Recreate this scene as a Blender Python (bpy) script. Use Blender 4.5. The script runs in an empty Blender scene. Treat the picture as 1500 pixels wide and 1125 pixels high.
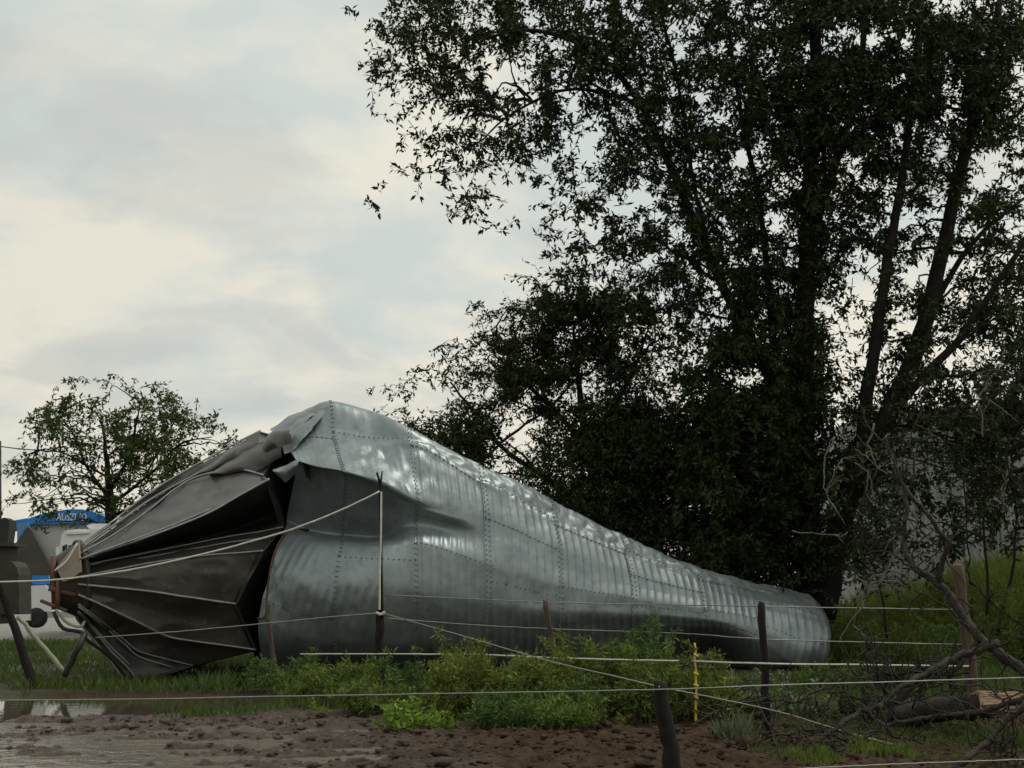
import bpy, math
import numpy as np
from mathutils import Vector

R = math.radians
rng = np.random.default_rng(7)
scene = bpy.context.scene
COL = scene.collection

# ------------------------------------------------------------------ camera
F = 1810.7                       # focal length in photo pixels (1500 wide)
PITCH = math.atan(317.5 / F)
CAMZ = 1.6
cam = bpy.data.cameras.new('camera')
cam.sensor_width = 36.0
cam.lens = 36.0 * F / 1500.0
cam.clip_start = 0.1
cam.clip_end = 3000
cam_o = bpy.data.objects.new('camera', cam)
cam_o.location = (0, 0, CAMZ)
cam_o.rotation_euler = (R(90) + PITCH, 0, 0)
COL.objects.link(cam_o)
scene.camera = cam_o

# ------------------------------------------------------------------ sky and sun
SUN_EL, SUN_AZ = R(64), R(70)    # azimuth measured from +Y towards +X
SD = Vector((math.sin(SUN_AZ) * math.cos(SUN_EL), math.cos(SUN_AZ) * math.cos(SUN_EL), math.sin(SUN_EL)))
world = bpy.data.worlds.new('World')
scene.world = world
world.use_nodes = True
nt = world.node_tree
nt.nodes.clear()
N, L = nt.nodes, nt.links


def wn(kind, **kw):
    n = N.new(kind)
    for k, v in kw.items():
        setattr(n, k, v)
    return n


def wmath(op, a, b=None, c=None, clamp=False):
    n = N.new('ShaderNodeMath')
    n.operation = op
    n.use_clamp = clamp
    for i, v in enumerate((a, b, c)):
        if v is None:
            continue
        if isinstance(v, (int, float)):
            n.inputs[i].default_value = v
        else:
            L.new(v, n.inputs[i])
    return n.outputs[0]


def wmix(fac, a, b):
    n = N.new('ShaderNodeMix')
    n.data_type = 'RGBA'
    if isinstance(fac, (int, float)):
        n.inputs[0].default_value = fac
    else:
        L.new(fac, n.inputs[0])
    for i, v in ((6, a), (7, b)):
        if isinstance(v, tuple):
            n.inputs[i].default_value = v
        else:
            L.new(v, n.inputs[i])
    return n.outputs[2]


sky = wn('ShaderNodeTexSky', sky_type='NISHITA', sun_disc=False, sun_elevation=SUN_EL, sun_rotation=SUN_AZ)
tc = wn('ShaderNodeTexCoord')
sep = wn('ShaderNodeSeparateXYZ')
L.new(tc.outputs['Generated'], sep.inputs[0])
zz = wmath('MAXIMUM', sep.outputs[2], 0.0)
den = wmath('ADD', zz, 0.22)
cx = wmath('DIVIDE', sep.outputs[0], den)
cy = wmath('DIVIDE', sep.outputs[1], den)
comb = wn('ShaderNodeCombineXYZ')
L.new(cx, comb.inputs[0])
L.new(cy, comb.inputs[1])


def cloud_noise(scale, off, detail, rough, dist=0.0):
    m = wn('ShaderNodeMapping')
    m.inputs['Location'].default_value = off
    L.new(comb.outputs[0], m.inputs[0])
    n = wn('ShaderNodeTexNoise')
    n.inputs['Scale'].default_value = scale
    n.inputs['Detail'].default_value = detail
    n.inputs['Roughness'].default_value = rough
    n.inputs['Distortion'].default_value = dist
    L.new(m.outputs[0], n.inputs[0])
    return n.outputs[0]


def wramp(v, lo, hi):
    n = N.new('ShaderNodeMapRange')
    n.interpolation_type = 'SMOOTHSTEP'
    L.new(v, n.inputs[0])
    n.inputs[1].default_value = lo
    n.inputs[2].default_value = hi
    return n.outputs[0]


# a veil of thin blue-grey overcast, warm cream banks and a few grey undersides
n1 = cloud_noise(1.7, (-7.61, -16.92, 5.4), 6, 0.52, 0.3)
n2 = cloud_noise(2.6, (-18.74, -12.1, 3.67), 6, 0.52, 0.4)
n3 = cloud_noise(6.5, (1.0, -2.0, 5.0), 6, 0.6, 0.4)
veil = (5.75, 6.2, 5.85, 1)
cream = (7.9, 7.45, 6.2, 1)
grey = (4.7, 4.95, 4.75, 1)
low = wramp(zz, 0.42, 0.02)
bank = wramp(wmath('ADD', wmath('ADD', n1, wmath('MULTIPLY', n3, 0.22)), wmath('MULTIPLY', low, 0.16)), 0.53, 0.72)
under = wmath('MULTIPLY', wramp(wmath('ADD', n2, wmath('MULTIPLY', n3, 0.18)), 0.58, 0.74), 0.48)
c = wmix(wmath('MULTIPLY', bank, 0.9), veil, cream)
c = wmix(under, c, grey)
# the cloud is brighter round the veiled sun
vdot = N.new('ShaderNodeVectorMath')
vdot.operation = 'DOT_PRODUCT'
L.new(tc.outputs['Generated'], vdot.inputs[0])
vdot.inputs[1].default_value = SD
glow = wmath('POWER', wmath('MULTIPLY_ADD', vdot.outputs['Value'], 0.5, 0.5), 2.5)
gl = N.new('ShaderNodeVectorMath')
gl.operation = 'SCALE'
L.new(c, gl.inputs[0])
L.new(wmath('MULTIPLY_ADD', glow, 0.38, 0.97), gl.inputs['Scale'])
final = wmix(0.94, sky.outputs[0], gl.outputs[0])
bg = wn('ShaderNodeBackground')
bg.inputs['Strength'].default_value = 0.10
L.new(final, bg.inputs['Color'])
wo = wn('ShaderNodeOutputWorld')
L.new(bg.outputs[0], wo.inputs['Surface'])

sun = bpy.data.lights.new('sun', 'SUN')
sun.energy = 1.5
sun.angle = R(12)
sun.color = (1.0, 0.95, 0.86)
sun_o = bpy.data.objects.new('sun', sun)
sun_o.rotation_euler = (-SD).to_track_quat('-Z', 'Y').to_euler()
sun_o.location = (20, 60, 60)
COL.objects.link(sun_o)

vs = scene.view_settings
vs.view_transform = 'Standard'
vs.look = 'None'
vs.gamma = 1.0
vs.exposure = 0.0
vs.use_curve_mapping = False
scene.cycles.max_bounces = 4
scene.cycles.diffuse_bounces = 2
scene.cycles.transmission_bounces = 2
scene.cycles.use_denoising = True

# ------------------------------------------------------------------ helpers
SP, CP = math.sin(PITCH), math.cos(PITCH)


def P(px, py, Y):
    """point on the ray of photo pixel (px, py) at world depth Y"""
    u = (np.asarray(px, float) - 750.0) / F
    v = (562.5 - np.asarray(py, float)) / F
    dy = CP - v * SP
    dz = SP + v * CP
    t = np.asarray(Y, float) / dy
    return np.stack(np.broadcast_arrays(u * t, np.asarray(Y, float) + 0 * u, CAMZ + dz * t), -1)


def G(px, py, z=0.0):
    """point of the level ground under photo pixel (px, py)"""
    v = (562.5 - py) / F
    dy = CP - v * SP
    dz = SP + v * CP
    t = (z - CAMZ) / dz
    return np.array([(px - 750.0) / F * t, dy * t, z])


_tab = {}


def vnoise(p, seed=0):
    """3D value noise in [-1, 1], p (...,3)"""
    if seed not in _tab:
        _tab[seed] = np.random.default_rng(1000 + seed).uniform(-1, 1, (32, 32, 32))
    T = _tab[seed]
    p = np.asarray(p, float)
    i = np.floor(p).astype(int)
    f = p - i
    f = f * f * (3 - 2 * f)
    i &= 31
    j = (i + 1) & 31
    x0, y0, z0 = i[..., 0], i[..., 1], i[..., 2]
    x1, y1, z1 = j[..., 0], j[..., 1], j[..., 2]
    fx, fy, fz = f[..., 0], f[..., 1], f[..., 2]
    a = T[x0, y0, z0] * (1 - fx) + T[x1, y0, z0] * fx
    b = T[x0, y1, z0] * (1 - fx) + T[x1, y1, z0] * fx
    c_ = T[x0, y0, z1] * (1 - fx) + T[x1, y0, z1] * fx
    d = T[x0, y1, z1] * (1 - fx) + T[x1, y1, z1] * fx
    return (a * (1 - fy) + b * fy) * (1 - fz) + (c_ * (1 - fy) + d * fy) * fz


def fbm(p, octaves=4, seed=0, gain=0.5):
    p = np.asarray(p, float)
    s, a, t = 0, 1.0, 0
    for o in range(octaves):
        s = s + a * vnoise(p * 2.03 ** o + 7.7 * o, seed + o)
        t += a
        a *= gain
    return s / t


def vn2(x, y, s, octaves=3, seed=0):
    return fbm(np.stack(np.broadcast_arrays(x * s, y * s, 0 * x + 0.37), -1), octaves, seed)


def raw_mesh(name, verts, faces):
    me = bpy.data.meshes.new(name)
    if isinstance(faces, np.ndarray):
        v = np.ascontiguousarray(verts, dtype=np.float32)
        f = np.ascontiguousarray(faces, dtype=np.int32)
        k = f.shape[1]
        me.vertices.add(len(v))
        me.vertices.foreach_set('co', v.ravel())
        me.loops.add(f.size)
        me.loops.foreach_set('vertex_index', f.ravel())
        me.polygons.add(len(f))
        me.polygons.foreach_set('loop_start', np.arange(0, f.size, k, dtype=np.int32))
        me.update(calc_edges=True)
    else:
        me.from_pydata([tuple(map(float, q)) for q in verts], [], [tuple(int(i) for i in q) for q in faces])
    return me


def tag(o, label=None, cat=None, group=None, kind=None):
    for k, v in (('label', label), ('category', cat), ('group', group), ('kind', kind)):
        if v:
            o[k] = v
    return o


def empty(name, loc, label, cat, group=None):
    o = bpy.data.objects.new(name, None)
    o.location = [float(q) for q in loc]
    o.empty_display_size = 0.2
    COL.objects.link(o)
    return tag(o, label, cat, group)


def root_off(parent):
    off = np.zeros(3)
    while parent is not None:
        off = off + np.array(parent.location)
        parent = parent.parent
    return off


def obj(name, verts, faces, mat, parent=None, smooth=False):
    verts = np.asarray(verts, float)
    if parent is not None:
        verts = verts - root_off(parent)
    me = raw_mesh(name, verts, faces)
    me.materials.append(mat)
    if smooth:
        me.polygons.foreach_set('use_smooth', np.ones(len(me.polygons), dtype=bool))
    o = bpy.data.objects.new(name, me)
    COL.objects.link(o)
    o.parent = parent
    return o


class MB:
    def __init__(self):
        self.v, self.f, self.n = [], [], 0

    def add(self, verts, faces):
        verts = np.asarray(verts, float)
        self.v.append(verts)
        self.f += [tuple(int(i) + self.n for i in q) for q in faces]
        self.n += len(verts)
        return self

    def grid(self, pts, close_v=False):
        a, b = pts.shape[:2]
        idx = np.arange(a * b).reshape(a, b)
        fs = []
        bb = b if close_v else b - 1
        for i in range(a - 1):
            for j in range(bb):
                k = (j + 1) % b
                fs.append((idx[i, j], idx[i, k], idx[i + 1, k], idx[i + 1, j]))
        return self.add(pts.reshape(-1, 3), fs)

    def tube(self, pts, rad, n=6, cap=True, squash=None):
        pts = np.asarray(pts, float)
        m = len(pts)
        rad = np.broadcast_to(np.asarray(rad, float), (m,))
        t = np.gradient(pts, axis=0)
        t /= np.linalg.norm(t, axis=1)[:, None] + 1e-9
        ref = np.array([0.0, 0.0, 1.0])
        if abs(t[:, 2]).mean() > 0.8:
            ref = np.array([0.0, 1.0, 0.0])
        a = np.cross(t, ref)
        a /= np.linalg.norm(a, axis=1)[:, None] + 1e-9
        b = np.cross(t, a)
        th = np.arange(n) * 2 * math.pi / n + 0.3
        ring = pts[:, None] + rad[:, None, None] * (np.cos(th)[None, :, None] * a[:, None] + np.sin(th)[None, :, None] * b[:, None])
        base = self.n
        self.grid(ring, True)
        if cap:
            self.f.append(tuple(base + i for i in range(n))[::-1])
            self.f.append(tuple(base + (m - 1) * n + i for i in range(n)))
        return self

    def box(self, c0, c1, rotz=0.0, piv=None):
        x0, y0, z0 = c0
        x1, y1, z1 = c1
        v = np.array([(x0, y0, z0), (x1, y0, z0), (x1, y1, z0), (x0, y1, z0), (x0, y0, z1), (x1, y0, z1), (x1, y1, z1), (x0, y1, z1)], float)
        if rotz:
            p = np.array(piv if piv is not None else v.mean(0))
            cs, sn = math.cos(rotz), math.sin(rotz)
            d = v - p
            v = p + np.stack([d[:, 0] * cs - d[:, 1] * sn, d[:, 0] * sn + d[:, 1] * cs, d[:, 2]], -1)
        return self.add(v, [(3, 2, 1, 0), (4, 5, 6, 7), (0, 1, 5, 4), (1, 2, 6, 5), (2, 3, 7, 6), (3, 0, 4, 7)])

    def build(self, name, mat, parent=None, smooth=False):
        return obj(name, np.concatenate(self.v), self.f, mat, parent, smooth)


def cr(pts, n):
    """Catmull-Rom through pts, n samples"""
    p = np.asarray(pts, float)
    p = np.vstack([2 * p[0] - p[1], p, 2 * p[-1] - p[-2]])
    m = len(p) - 3
    t = np.linspace(0, m - 1e-6, n)
    i = t.astype(int)
    f = (t - i)[:, None]
    a, b, c_, d = p[i], p[i + 1], p[i + 2], p[i + 3]
    return 0.5 * (2 * b + (c_ - a) * f + (2 * a - 5 * b + 4 * c_ - d) * f ** 2 + (3 * b - a - 3 * c_ + d) * f ** 3)


def pchip(y, t):
    """monotone cubic along axis 0 at parameters t (index units)"""
    y = np.asarray(y, float)
    d = np.diff(y, axis=0)
    m = np.zeros_like(y)
    a, b = d[:-1], d[1:]
    same = a * b > 0
    m[1:-1] = np.where(same, 2 * a * b / np.where(same, a + b, 1), 0)
    m[0], m[-1] = d[0], d[-1]
    t = np.clip(t, 0, len(y) - 1 - 1e-9)
    i = t.astype(int)
    f = (t - i).reshape((-1,) + (1,) * (y.ndim - 1))
    h00 = 2 * f ** 3 - 3 * f ** 2 + 1
    h10 = f ** 3 - 2 * f ** 2 + f
    return h00 * y[i] + h10 * m[i] + (1 - h00) * y[i + 1] + (f ** 3 - f ** 2) * m[i + 1]


def unit(v):
    return v / (np.linalg.norm(v, axis=-1, keepdims=True) + 1e-9)


def leaf_mesh(base, direc, nrm, length, width):
    """rhombic, slightly folded leaves; arrays (n,3)/(n,)"""
    direc = unit(direc)
    side = unit(np.cross(direc, nrm))
    up = np.cross(side, direc)
    ln, w = length[:, None], width[:, None]
    mid = base + direc * ln * 0.45 + up * w * 0.18
    v = np.stack([base, mid + side * w * 0.5, base + direc * ln, mid - side * w * 0.5], 1)
    n = len(base)
    return v.reshape(-1, 3), np.arange(4 * n).reshape(n, 4)


# ------------------------------------------------------------------ materials
def mat_new(name):
    m = bpy.data.materials.new(name)
    m.use_nodes = True
    return m, m.node_tree, m.node_tree.nodes['Principled BSDF']


def mat(name, c1, c2=None, scale=3.0, rough=0.7, metal=0.0, bump=0.0, bscale=None, detail=5, stretch=(1, 1, 1), r2=None,
        c3=None, s3=1.0, t3=(0.5, 0.65), spec=0.5):
    m, t, b = mat_new(name)
    nn, ll = t.nodes, t.links
    tcn = nn.new('ShaderNodeTexCoord')
    mp = nn.new('ShaderNodeMapping')
    mp.inputs['Scale'].default_value = stretch
    ll.new(tcn.outputs['Object'], mp.inputs[0])
    no = nn.new('ShaderNodeTexNoise')
    no.inputs['Scale'].default_value = scale
    no.inputs['Detail'].default_value = detail
    no.inputs['Roughness'].default_value = 0.62
    ll.new(mp.outputs[0], no.inputs[0])
    rp = nn.new('ShaderNodeMapRange')
    rp.inputs[1].default_value = 0.32
    rp.inputs[2].default_value = 0.68
    ll.new(no.outputs[0], rp.inputs[0])
    mx = nn.new('ShaderNodeMix')
    mx.data_type = 'RGBA'
    ll.new(rp.outputs[0], mx.inputs[0])
    mx.inputs[6].default_value = (*c1, 1)
    mx.inputs[7].default_value = (*(c2 or c1), 1)
    out = mx.outputs[2]
    if c3:
        n3_ = nn.new('ShaderNodeTexNoise')
        n3_.inputs['Scale'].default_value = s3
        n3_.inputs['Detail'].default_value = 7
        ll.new(tcn.outputs['Object'], n3_.inputs[0])
        r3 = nn.new('ShaderNodeMapRange')
        r3.inputs[1].default_value, r3.inputs[2].default_value = t3
        ll.new(n3_.outputs[0], r3.inputs[0])
        m3 = nn.new('ShaderNodeMix')
        m3.data_type = 'RGBA'
        ll.new(r3.outputs[0], m3.inputs[0])
        ll.new(out, m3.inputs[6])
        m3.inputs[7].default_value = (*c3, 1)
        out = m3.outputs[2]
    ll.new(out, b.inputs['Base Color'])
    if r2 is None:
        b.inputs['Roughness'].default_value = rough
    else:
        rr = nn.new('ShaderNodeMapRange')
        ll.new(rp.outputs[0], rr.inputs[0])
        rr.inputs[3].default_value = rough
        rr.inputs[4].default_value = r2
        ll.new(rr.outputs[0], b.inputs['Roughness'])
    b.inputs['Metallic'].default_value = metal
    b.inputs['Specular IOR Level'].default_value = spec
    if bump:
        nb = nn.new('ShaderNodeTexNoise')
        nb.inputs['Scale'].default_value = bscale or scale * 4
        nb.inputs['Detail'].default_value = 5
        ll.new(mp.outputs[0], nb.inputs[0])
        bp = nn.new('ShaderNodeBump')
        bp.inputs['Strength'].default_value = 0.8
        bp.inputs['Distance'].default_value = bump
        ll.new(nb.outputs[0], bp.inputs['Height'])
        ll.new(bp.outputs[0], b.inputs['Normal'])
    return m


def leaf_mat(name, c1, c2, trans=0.2, rough=0.55):
    m, t, b = mat_new(name)
    nn, ll = t.nodes, t.links
    g = nn.new('ShaderNodeNewGeometry')
    mx = nn.new('ShaderNodeMix')
    mx.data_type = 'RGBA'
    ll.new(g.outputs['Random Per Island'], mx.inputs[0])
    mx.inputs[6].default_value = (*c1, 1)
    mx.inputs[7].default_value = (*c2, 1)
    ll.new(mx.outputs[2], b.inputs['Base Color'])
    b.inputs['Roughness'].default_value = rough
    b.inputs['Specular IOR Level'].default_value = 0.08
    tr = nn.new('ShaderNodeBsdfTranslucent')
    ll.new(mx.outputs[2], tr.inputs[0])
    ms = nn.new('ShaderNodeMixShader')
    ms.inputs[0].default_value = trans
    ll.new(b.outputs[0], ms.inputs[1])
    ll.new(tr.outputs[0], ms.inputs[2])
    ll.new(ms.outputs[0], nn['Material Output'].inputs['Surface'])
    return m


M = {
    'galv': mat('galvanised_sheet', (0.185, 0.222, 0.232), (0.275, 0.315, 0.325), 2.2, 0.34, 0.42, 0.004, 30, r2=0.52,
                c3=(0.18, 0.205, 0.21), s3=5, t3=(0.56, 0.72)),
    'galv_dull': mat('galvanised_weathered', (0.22, 0.25, 0.255), (0.36, 0.39, 0.39), 5, 0.55, 0.35, 0.004, 40),
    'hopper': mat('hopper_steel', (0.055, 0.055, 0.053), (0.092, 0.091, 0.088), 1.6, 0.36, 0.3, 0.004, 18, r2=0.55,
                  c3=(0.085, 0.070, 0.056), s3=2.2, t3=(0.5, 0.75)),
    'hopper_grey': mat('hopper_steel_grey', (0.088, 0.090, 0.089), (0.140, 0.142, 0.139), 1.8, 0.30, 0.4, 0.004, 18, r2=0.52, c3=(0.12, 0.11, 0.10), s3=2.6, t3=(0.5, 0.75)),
    'hopper_shade': mat('hopper_steel_shade', (0.022, 0.022, 0.022), (0.04, 0.04, 0.039), 1.8, 0.55, 0.1, 0.004, 18),  # shade of the recessed gore put into a darker base colour
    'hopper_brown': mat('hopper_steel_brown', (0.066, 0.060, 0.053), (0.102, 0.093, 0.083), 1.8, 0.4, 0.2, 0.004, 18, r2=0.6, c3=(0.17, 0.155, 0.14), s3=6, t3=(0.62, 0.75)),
    'rib': mat('seam_steel', (0.24, 0.243, 0.24), (0.36, 0.36, 0.355), 6, 0.35, 0.5),
    'bolt': mat('bolt_steel', (0.07, 0.08, 0.085), (0.12, 0.13, 0.13), 20, 0.6, 0.3),
    'rust': mat('rusty_steel', (0.085, 0.042, 0.028), (0.16, 0.075, 0.05), 6, 0.8, 0.1, 0.004),
    'rust_pale': mat('rusty_pale_sheet', (0.12, 0.085, 0.06), (0.20, 0.15, 0.11), 4, 0.7, 0.1),
    'brown': mat('brown_paint', (0.030, 0.023, 0.018), (0.056, 0.044, 0.034), 4, 0.7, 0.1, 0.003),
    'beige': mat('beige_plastic', (0.22, 0.19, 0.15), (0.30, 0.26, 0.21), 5, 0.6),
    'dark': mat('dark_steel', (0.015, 0.014, 0.013), (0.03, 0.027, 0.024), 8, 0.6, 0.2),
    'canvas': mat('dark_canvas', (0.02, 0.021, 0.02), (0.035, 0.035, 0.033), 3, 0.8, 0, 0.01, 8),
    'tarp': mat('grey_tarpaulin', (0.062, 0.058, 0.052), (0.085, 0.08, 0.07), 1.2, 0.7, 0, 0.02, 2),
    'blue': mat('blue_paint', (0.015, 0.22, 0.66), (0.02, 0.24, 0.70), 2, 0.45),
    'bluel': mat('light_blue_paint', (0.10, 0.25, 0.50), (0.13, 0.28, 0.52), 2, 0.5),
    'white': mat('white_paint', (0.80, 0.81, 0.80), (0.86, 0.86, 0.85), 3, 0.4),
    'greywall': mat('pale_grey_wall', (0.52, 0.54, 0.53), (0.58, 0.59, 0.58), 0.7, 0.7),
    'shed': mat('grey_sheet_wall', (0.27, 0.29, 0.295), (0.35, 0.365, 0.365), 0.8, 0.55, 0.2, c3=(0.17, 0.165, 0.15), s3=0.7, t3=(0.5, 0.75)),
    'glass': mat('dark_window', (0.01, 0.012, 0.014), None, 3, 0.1),
    'rubber': mat('tyre_rubber', (0.02, 0.02, 0.02), (0.03, 0.03, 0.03), 8, 0.8),
    'wood': mat('weathered_wood', (0.050, 0.042, 0.035), (0.10, 0.088, 0.075), 6, 0.85, 0, 0.01, 14, stretch=(6, 6, 0.7), spec=0.2),
    'wood_dark': mat('dark_wet_wood', (0.008, 0.007, 0.007), (0.022, 0.019, 0.017), 6, 0.8, 0, 0.012, 14, stretch=(6, 6, 0.7), spec=0.2),
    'wood_brown': mat('brown_post_wood', (0.055, 0.038, 0.025), (0.10, 0.072, 0.048), 5, 0.85, 0, 0.01, 12, stretch=(6, 6, 0.7)),
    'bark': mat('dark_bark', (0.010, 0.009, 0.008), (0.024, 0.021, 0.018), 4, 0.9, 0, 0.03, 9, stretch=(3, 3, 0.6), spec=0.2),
    'deadwood': mat('dead_branch_bark', (0.016, 0.014, 0.012), (0.060, 0.052, 0.042), 7, 0.85, 0, 0.03, 30, spec=0.2),
    'deadpale': mat('bleached_twig', (0.07, 0.064, 0.052), (0.16, 0.145, 0.12), 6, 0.8),
    'splint': mat('splintered_wood', (0.26, 0.15, 0.10), (0.42, 0.30, 0.22), 9, 0.85, 0, 0.03, 12, stretch=(1, 4, 4)),
    'rope': mat('white_tape', (0.50, 0.48, 0.43), (0.66, 0.64, 0.58), 9, 0.6),
    'wire': mat('wire_steel', (0.24, 0.25, 0.22), (0.34, 0.35, 0.31), 9, 0.5, 0.3),
    'yellow': mat('yellow_plastic', (0.55, 0.40, 0.04), (0.62, 0.48, 0.10), 9, 0.5),
    'orange': mat('orange_plastic', (0.6, 0.16, 0.05), None, 9, 0.5),
    'bamboo': mat('pale_pole', (0.20, 0.20, 0.14), (0.32, 0.31, 0.24), 5, 0.6),
    'clod': mat('mud_clod', (0.060, 0.038, 0.023), (0.125, 0.080, 0.050), 3, 0.55, 0, 0.01, 20, r2=0.8, spec=0.2),
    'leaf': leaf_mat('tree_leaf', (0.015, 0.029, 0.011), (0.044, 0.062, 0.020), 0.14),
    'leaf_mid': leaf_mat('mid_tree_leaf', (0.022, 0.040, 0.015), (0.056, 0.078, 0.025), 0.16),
    'leaf_far': leaf_mat('far_tree_leaf', (0.045, 0.075, 0.022), (0.095, 0.125, 0.035), 0.25),
    'leaf_dull': leaf_mat('dull_shrub_leaf', (0.026, 0.042, 0.020), (0.066, 0.086, 0.040), 0.2),
    'weed': leaf_mat('weed_leaf', (0.085, 0.140, 0.030), (0.175, 0.225, 0.058), 0.25),
    'weed_blue': leaf_mat('weed_leaf_blue', (0.060, 0.115, 0.036), (0.125, 0.180, 0.055), 0.25),
    'weed_yellow': leaf_mat('weed_leaf_yellow', (0.115, 0.155, 0.032), (0.205, 0.235, 0.060), 0.25),
    'weed_bright': leaf_mat('bright_bush_leaf', (0.15, 0.27, 0.035), (0.25, 0.36, 0.06), 0.3),
    'weed_pale': leaf_mat('pale_weed_leaf', (0.10, 0.14, 0.075), (0.19, 0.23, 0.135), 0.2),
    'grass': leaf_mat('grass_blade', (0.050, 0.092, 0.022), (0.115, 0.150, 0.045), 0.3),
    'grass_y': leaf_mat('bank_grass_blade', (0.085, 0.135, 0.026), (0.20, 0.235, 0.060), 0.3),
    'stem': mat('weed_stem', (0.07, 0.095, 0.035), (0.11, 0.12, 0.05), 8, 0.7),
}

# ground: wet mud in front, dark soil further back
gm, t, b = mat_new('mud_and_soil')
nn, ll = t.nodes, t.links
tcn = nn.new('ShaderNodeTexCoord')


def tnoise(scale, detail=6, rough=0.6):
    n = nn.new('ShaderNodeTexNoise')
    n.inputs['Scale'].default_value = scale
    n.inputs['Detail'].default_value = detail
    n.inputs['Roughness'].default_value = rough
    ll.new(tcn.outputs['Object'], n.inputs[0])
    return n.outputs[0]


def tramp(v, lo, hi, a=0.0, b_=1.0):
    n = nn.new('ShaderNodeMapRange')
    ll.new(v, n.inputs[0])
    for i, q in enumerate((lo, hi, a, b_)):
        n.inputs[i + 1].default_value = q
    return n.outputs[0]


def tmix(f, a, b_):
    n = nn.new('ShaderNodeMix')
    n.data_type = 'RGBA'
    ll.new(f, n.inputs[0])
    for i, q in ((6, a), (7, b_)):
        if isinstance(q, tuple):
            n.inputs[i].default_value = (*q, 1)
        else:
            ll.new(q, n.inputs[i])
    return n.outputs[2]


col = tmix(tramp(tnoise(1.3), 0.35, 0.65), (0.026, 0.016, 0.010), (0.058, 0.036, 0.021))
col = tmix(tramp(tnoise(9.0, 8), 0.40, 0.66), col, (0.080, 0.052, 0.032))
col = tmix(tramp(tnoise(4.0, 8), 0.55, 0.72), col, (0.035, 0.025, 0.018))
sepc = nn.new('ShaderNodeSeparateXYZ')
ll.new(tcn.outputs['Object'], sepc.inputs[0])
col = tmix(tramp(sepc.outputs[1], 17.5, 23.0), col, tmix(tramp(tnoise(0.5), 0.4, 0.6), (0.040, 0.042, 0.020), (0.050, 0.036, 0.024)))
ll.new(col, b.inputs['Base Color'])
sepg = nn.new('ShaderNodeSeparateXYZ')
ll.new(tcn.outputs['Object'], sepg.inputs[0])
wet = nn.new('ShaderNodeMath')
wet.operation = 'MULTIPLY_ADD'
ll.new(tnoise(0.7, 4), wet.inputs[0])
wet.inputs[1].default_value = 5.0
ll.new(sepg.outputs[0], wet.inputs[2])
wadd = nn.new('ShaderNodeMath')
wadd.operation = 'ADD'
ll.new(wet.outputs[0], wadd.inputs[0])
ll.new(tramp(sepg.outputs[1], 18.5, 22.5, 0.0, 9.0), wadd.inputs[1])
wet = wadd
rmix = nn.new('ShaderNodeMix')
ll.new(tramp(wet.outputs[0], -0.6, 2.6), rmix.inputs[0])
ll.new(tramp(tnoise(3.1), 0.35, 0.65, 0.16, 0.42), rmix.inputs[2])
ll.new(tramp(tnoise(3.1), 0.35, 0.65, 0.6, 0.9), rmix.inputs[3])
ll.new(rmix.outputs[0], b.inputs['Roughness'])
ll.new(tramp(wet.outputs[0], -0.6, 2.6, 0.5, 0.12), b.inputs['Specular IOR Level'])
bp = nn.new('ShaderNodeBump')
bp.inputs['Distance'].default_value = 0.05
ll.new(tnoise(22.0, 7, 0.65), bp.inputs['Height'])
ll.new(bp.outputs[0], b.inputs['Normal'])

wm, t, b = mat_new('muddy_water')
b.inputs['Base Color'].default_value = (0.055, 0.042, 0.028, 1)
b.inputs['Roughness'].default_value = 0.04
b.inputs['IOR'].default_value = 1.33
nn, ll = t.nodes, t.links
tcn = nn.new('ShaderNodeTexCoord')
bp = nn.new('ShaderNodeBump')
bp.inputs['Strength'].default_value = 0.12
bp.inputs['Distance'].default_value = 0.02
ll.new(tnoise(3.0, 3), bp.inputs['Height'])
ll.new(bp.outputs[0], b.inputs['Normal'])


# thin trampled water over the mud in front: rougher than the still trench
wm2 = wm.copy()
wm2.name = 'trampled_water'
b2_ = wm2.node_tree.nodes['Principled BSDF']
b2_.inputs['Roughness'].default_value = 0.12
b2_.inputs['Base Color'].default_value = (0.17, 0.15, 0.125, 1)  # paler base colour stands in for bright sky reflected in the water
for n_ in wm2.node_tree.nodes:
    if n_.type == 'BUMP':
        n_.inputs['Strength'].default_value = 0.6
        n_.inputs['Distance'].default_value = 0.05
    if n_.type == 'TEX_NOISE':
        n_.inputs['Scale'].default_value = 4.0


# ------------------------------------------------------------------ ground
def sstep(x, a, b_):
    q = np.clip((x - a) / (b_ - a), 0, 1)
    return q * q * (3 - 2 * q)


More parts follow.
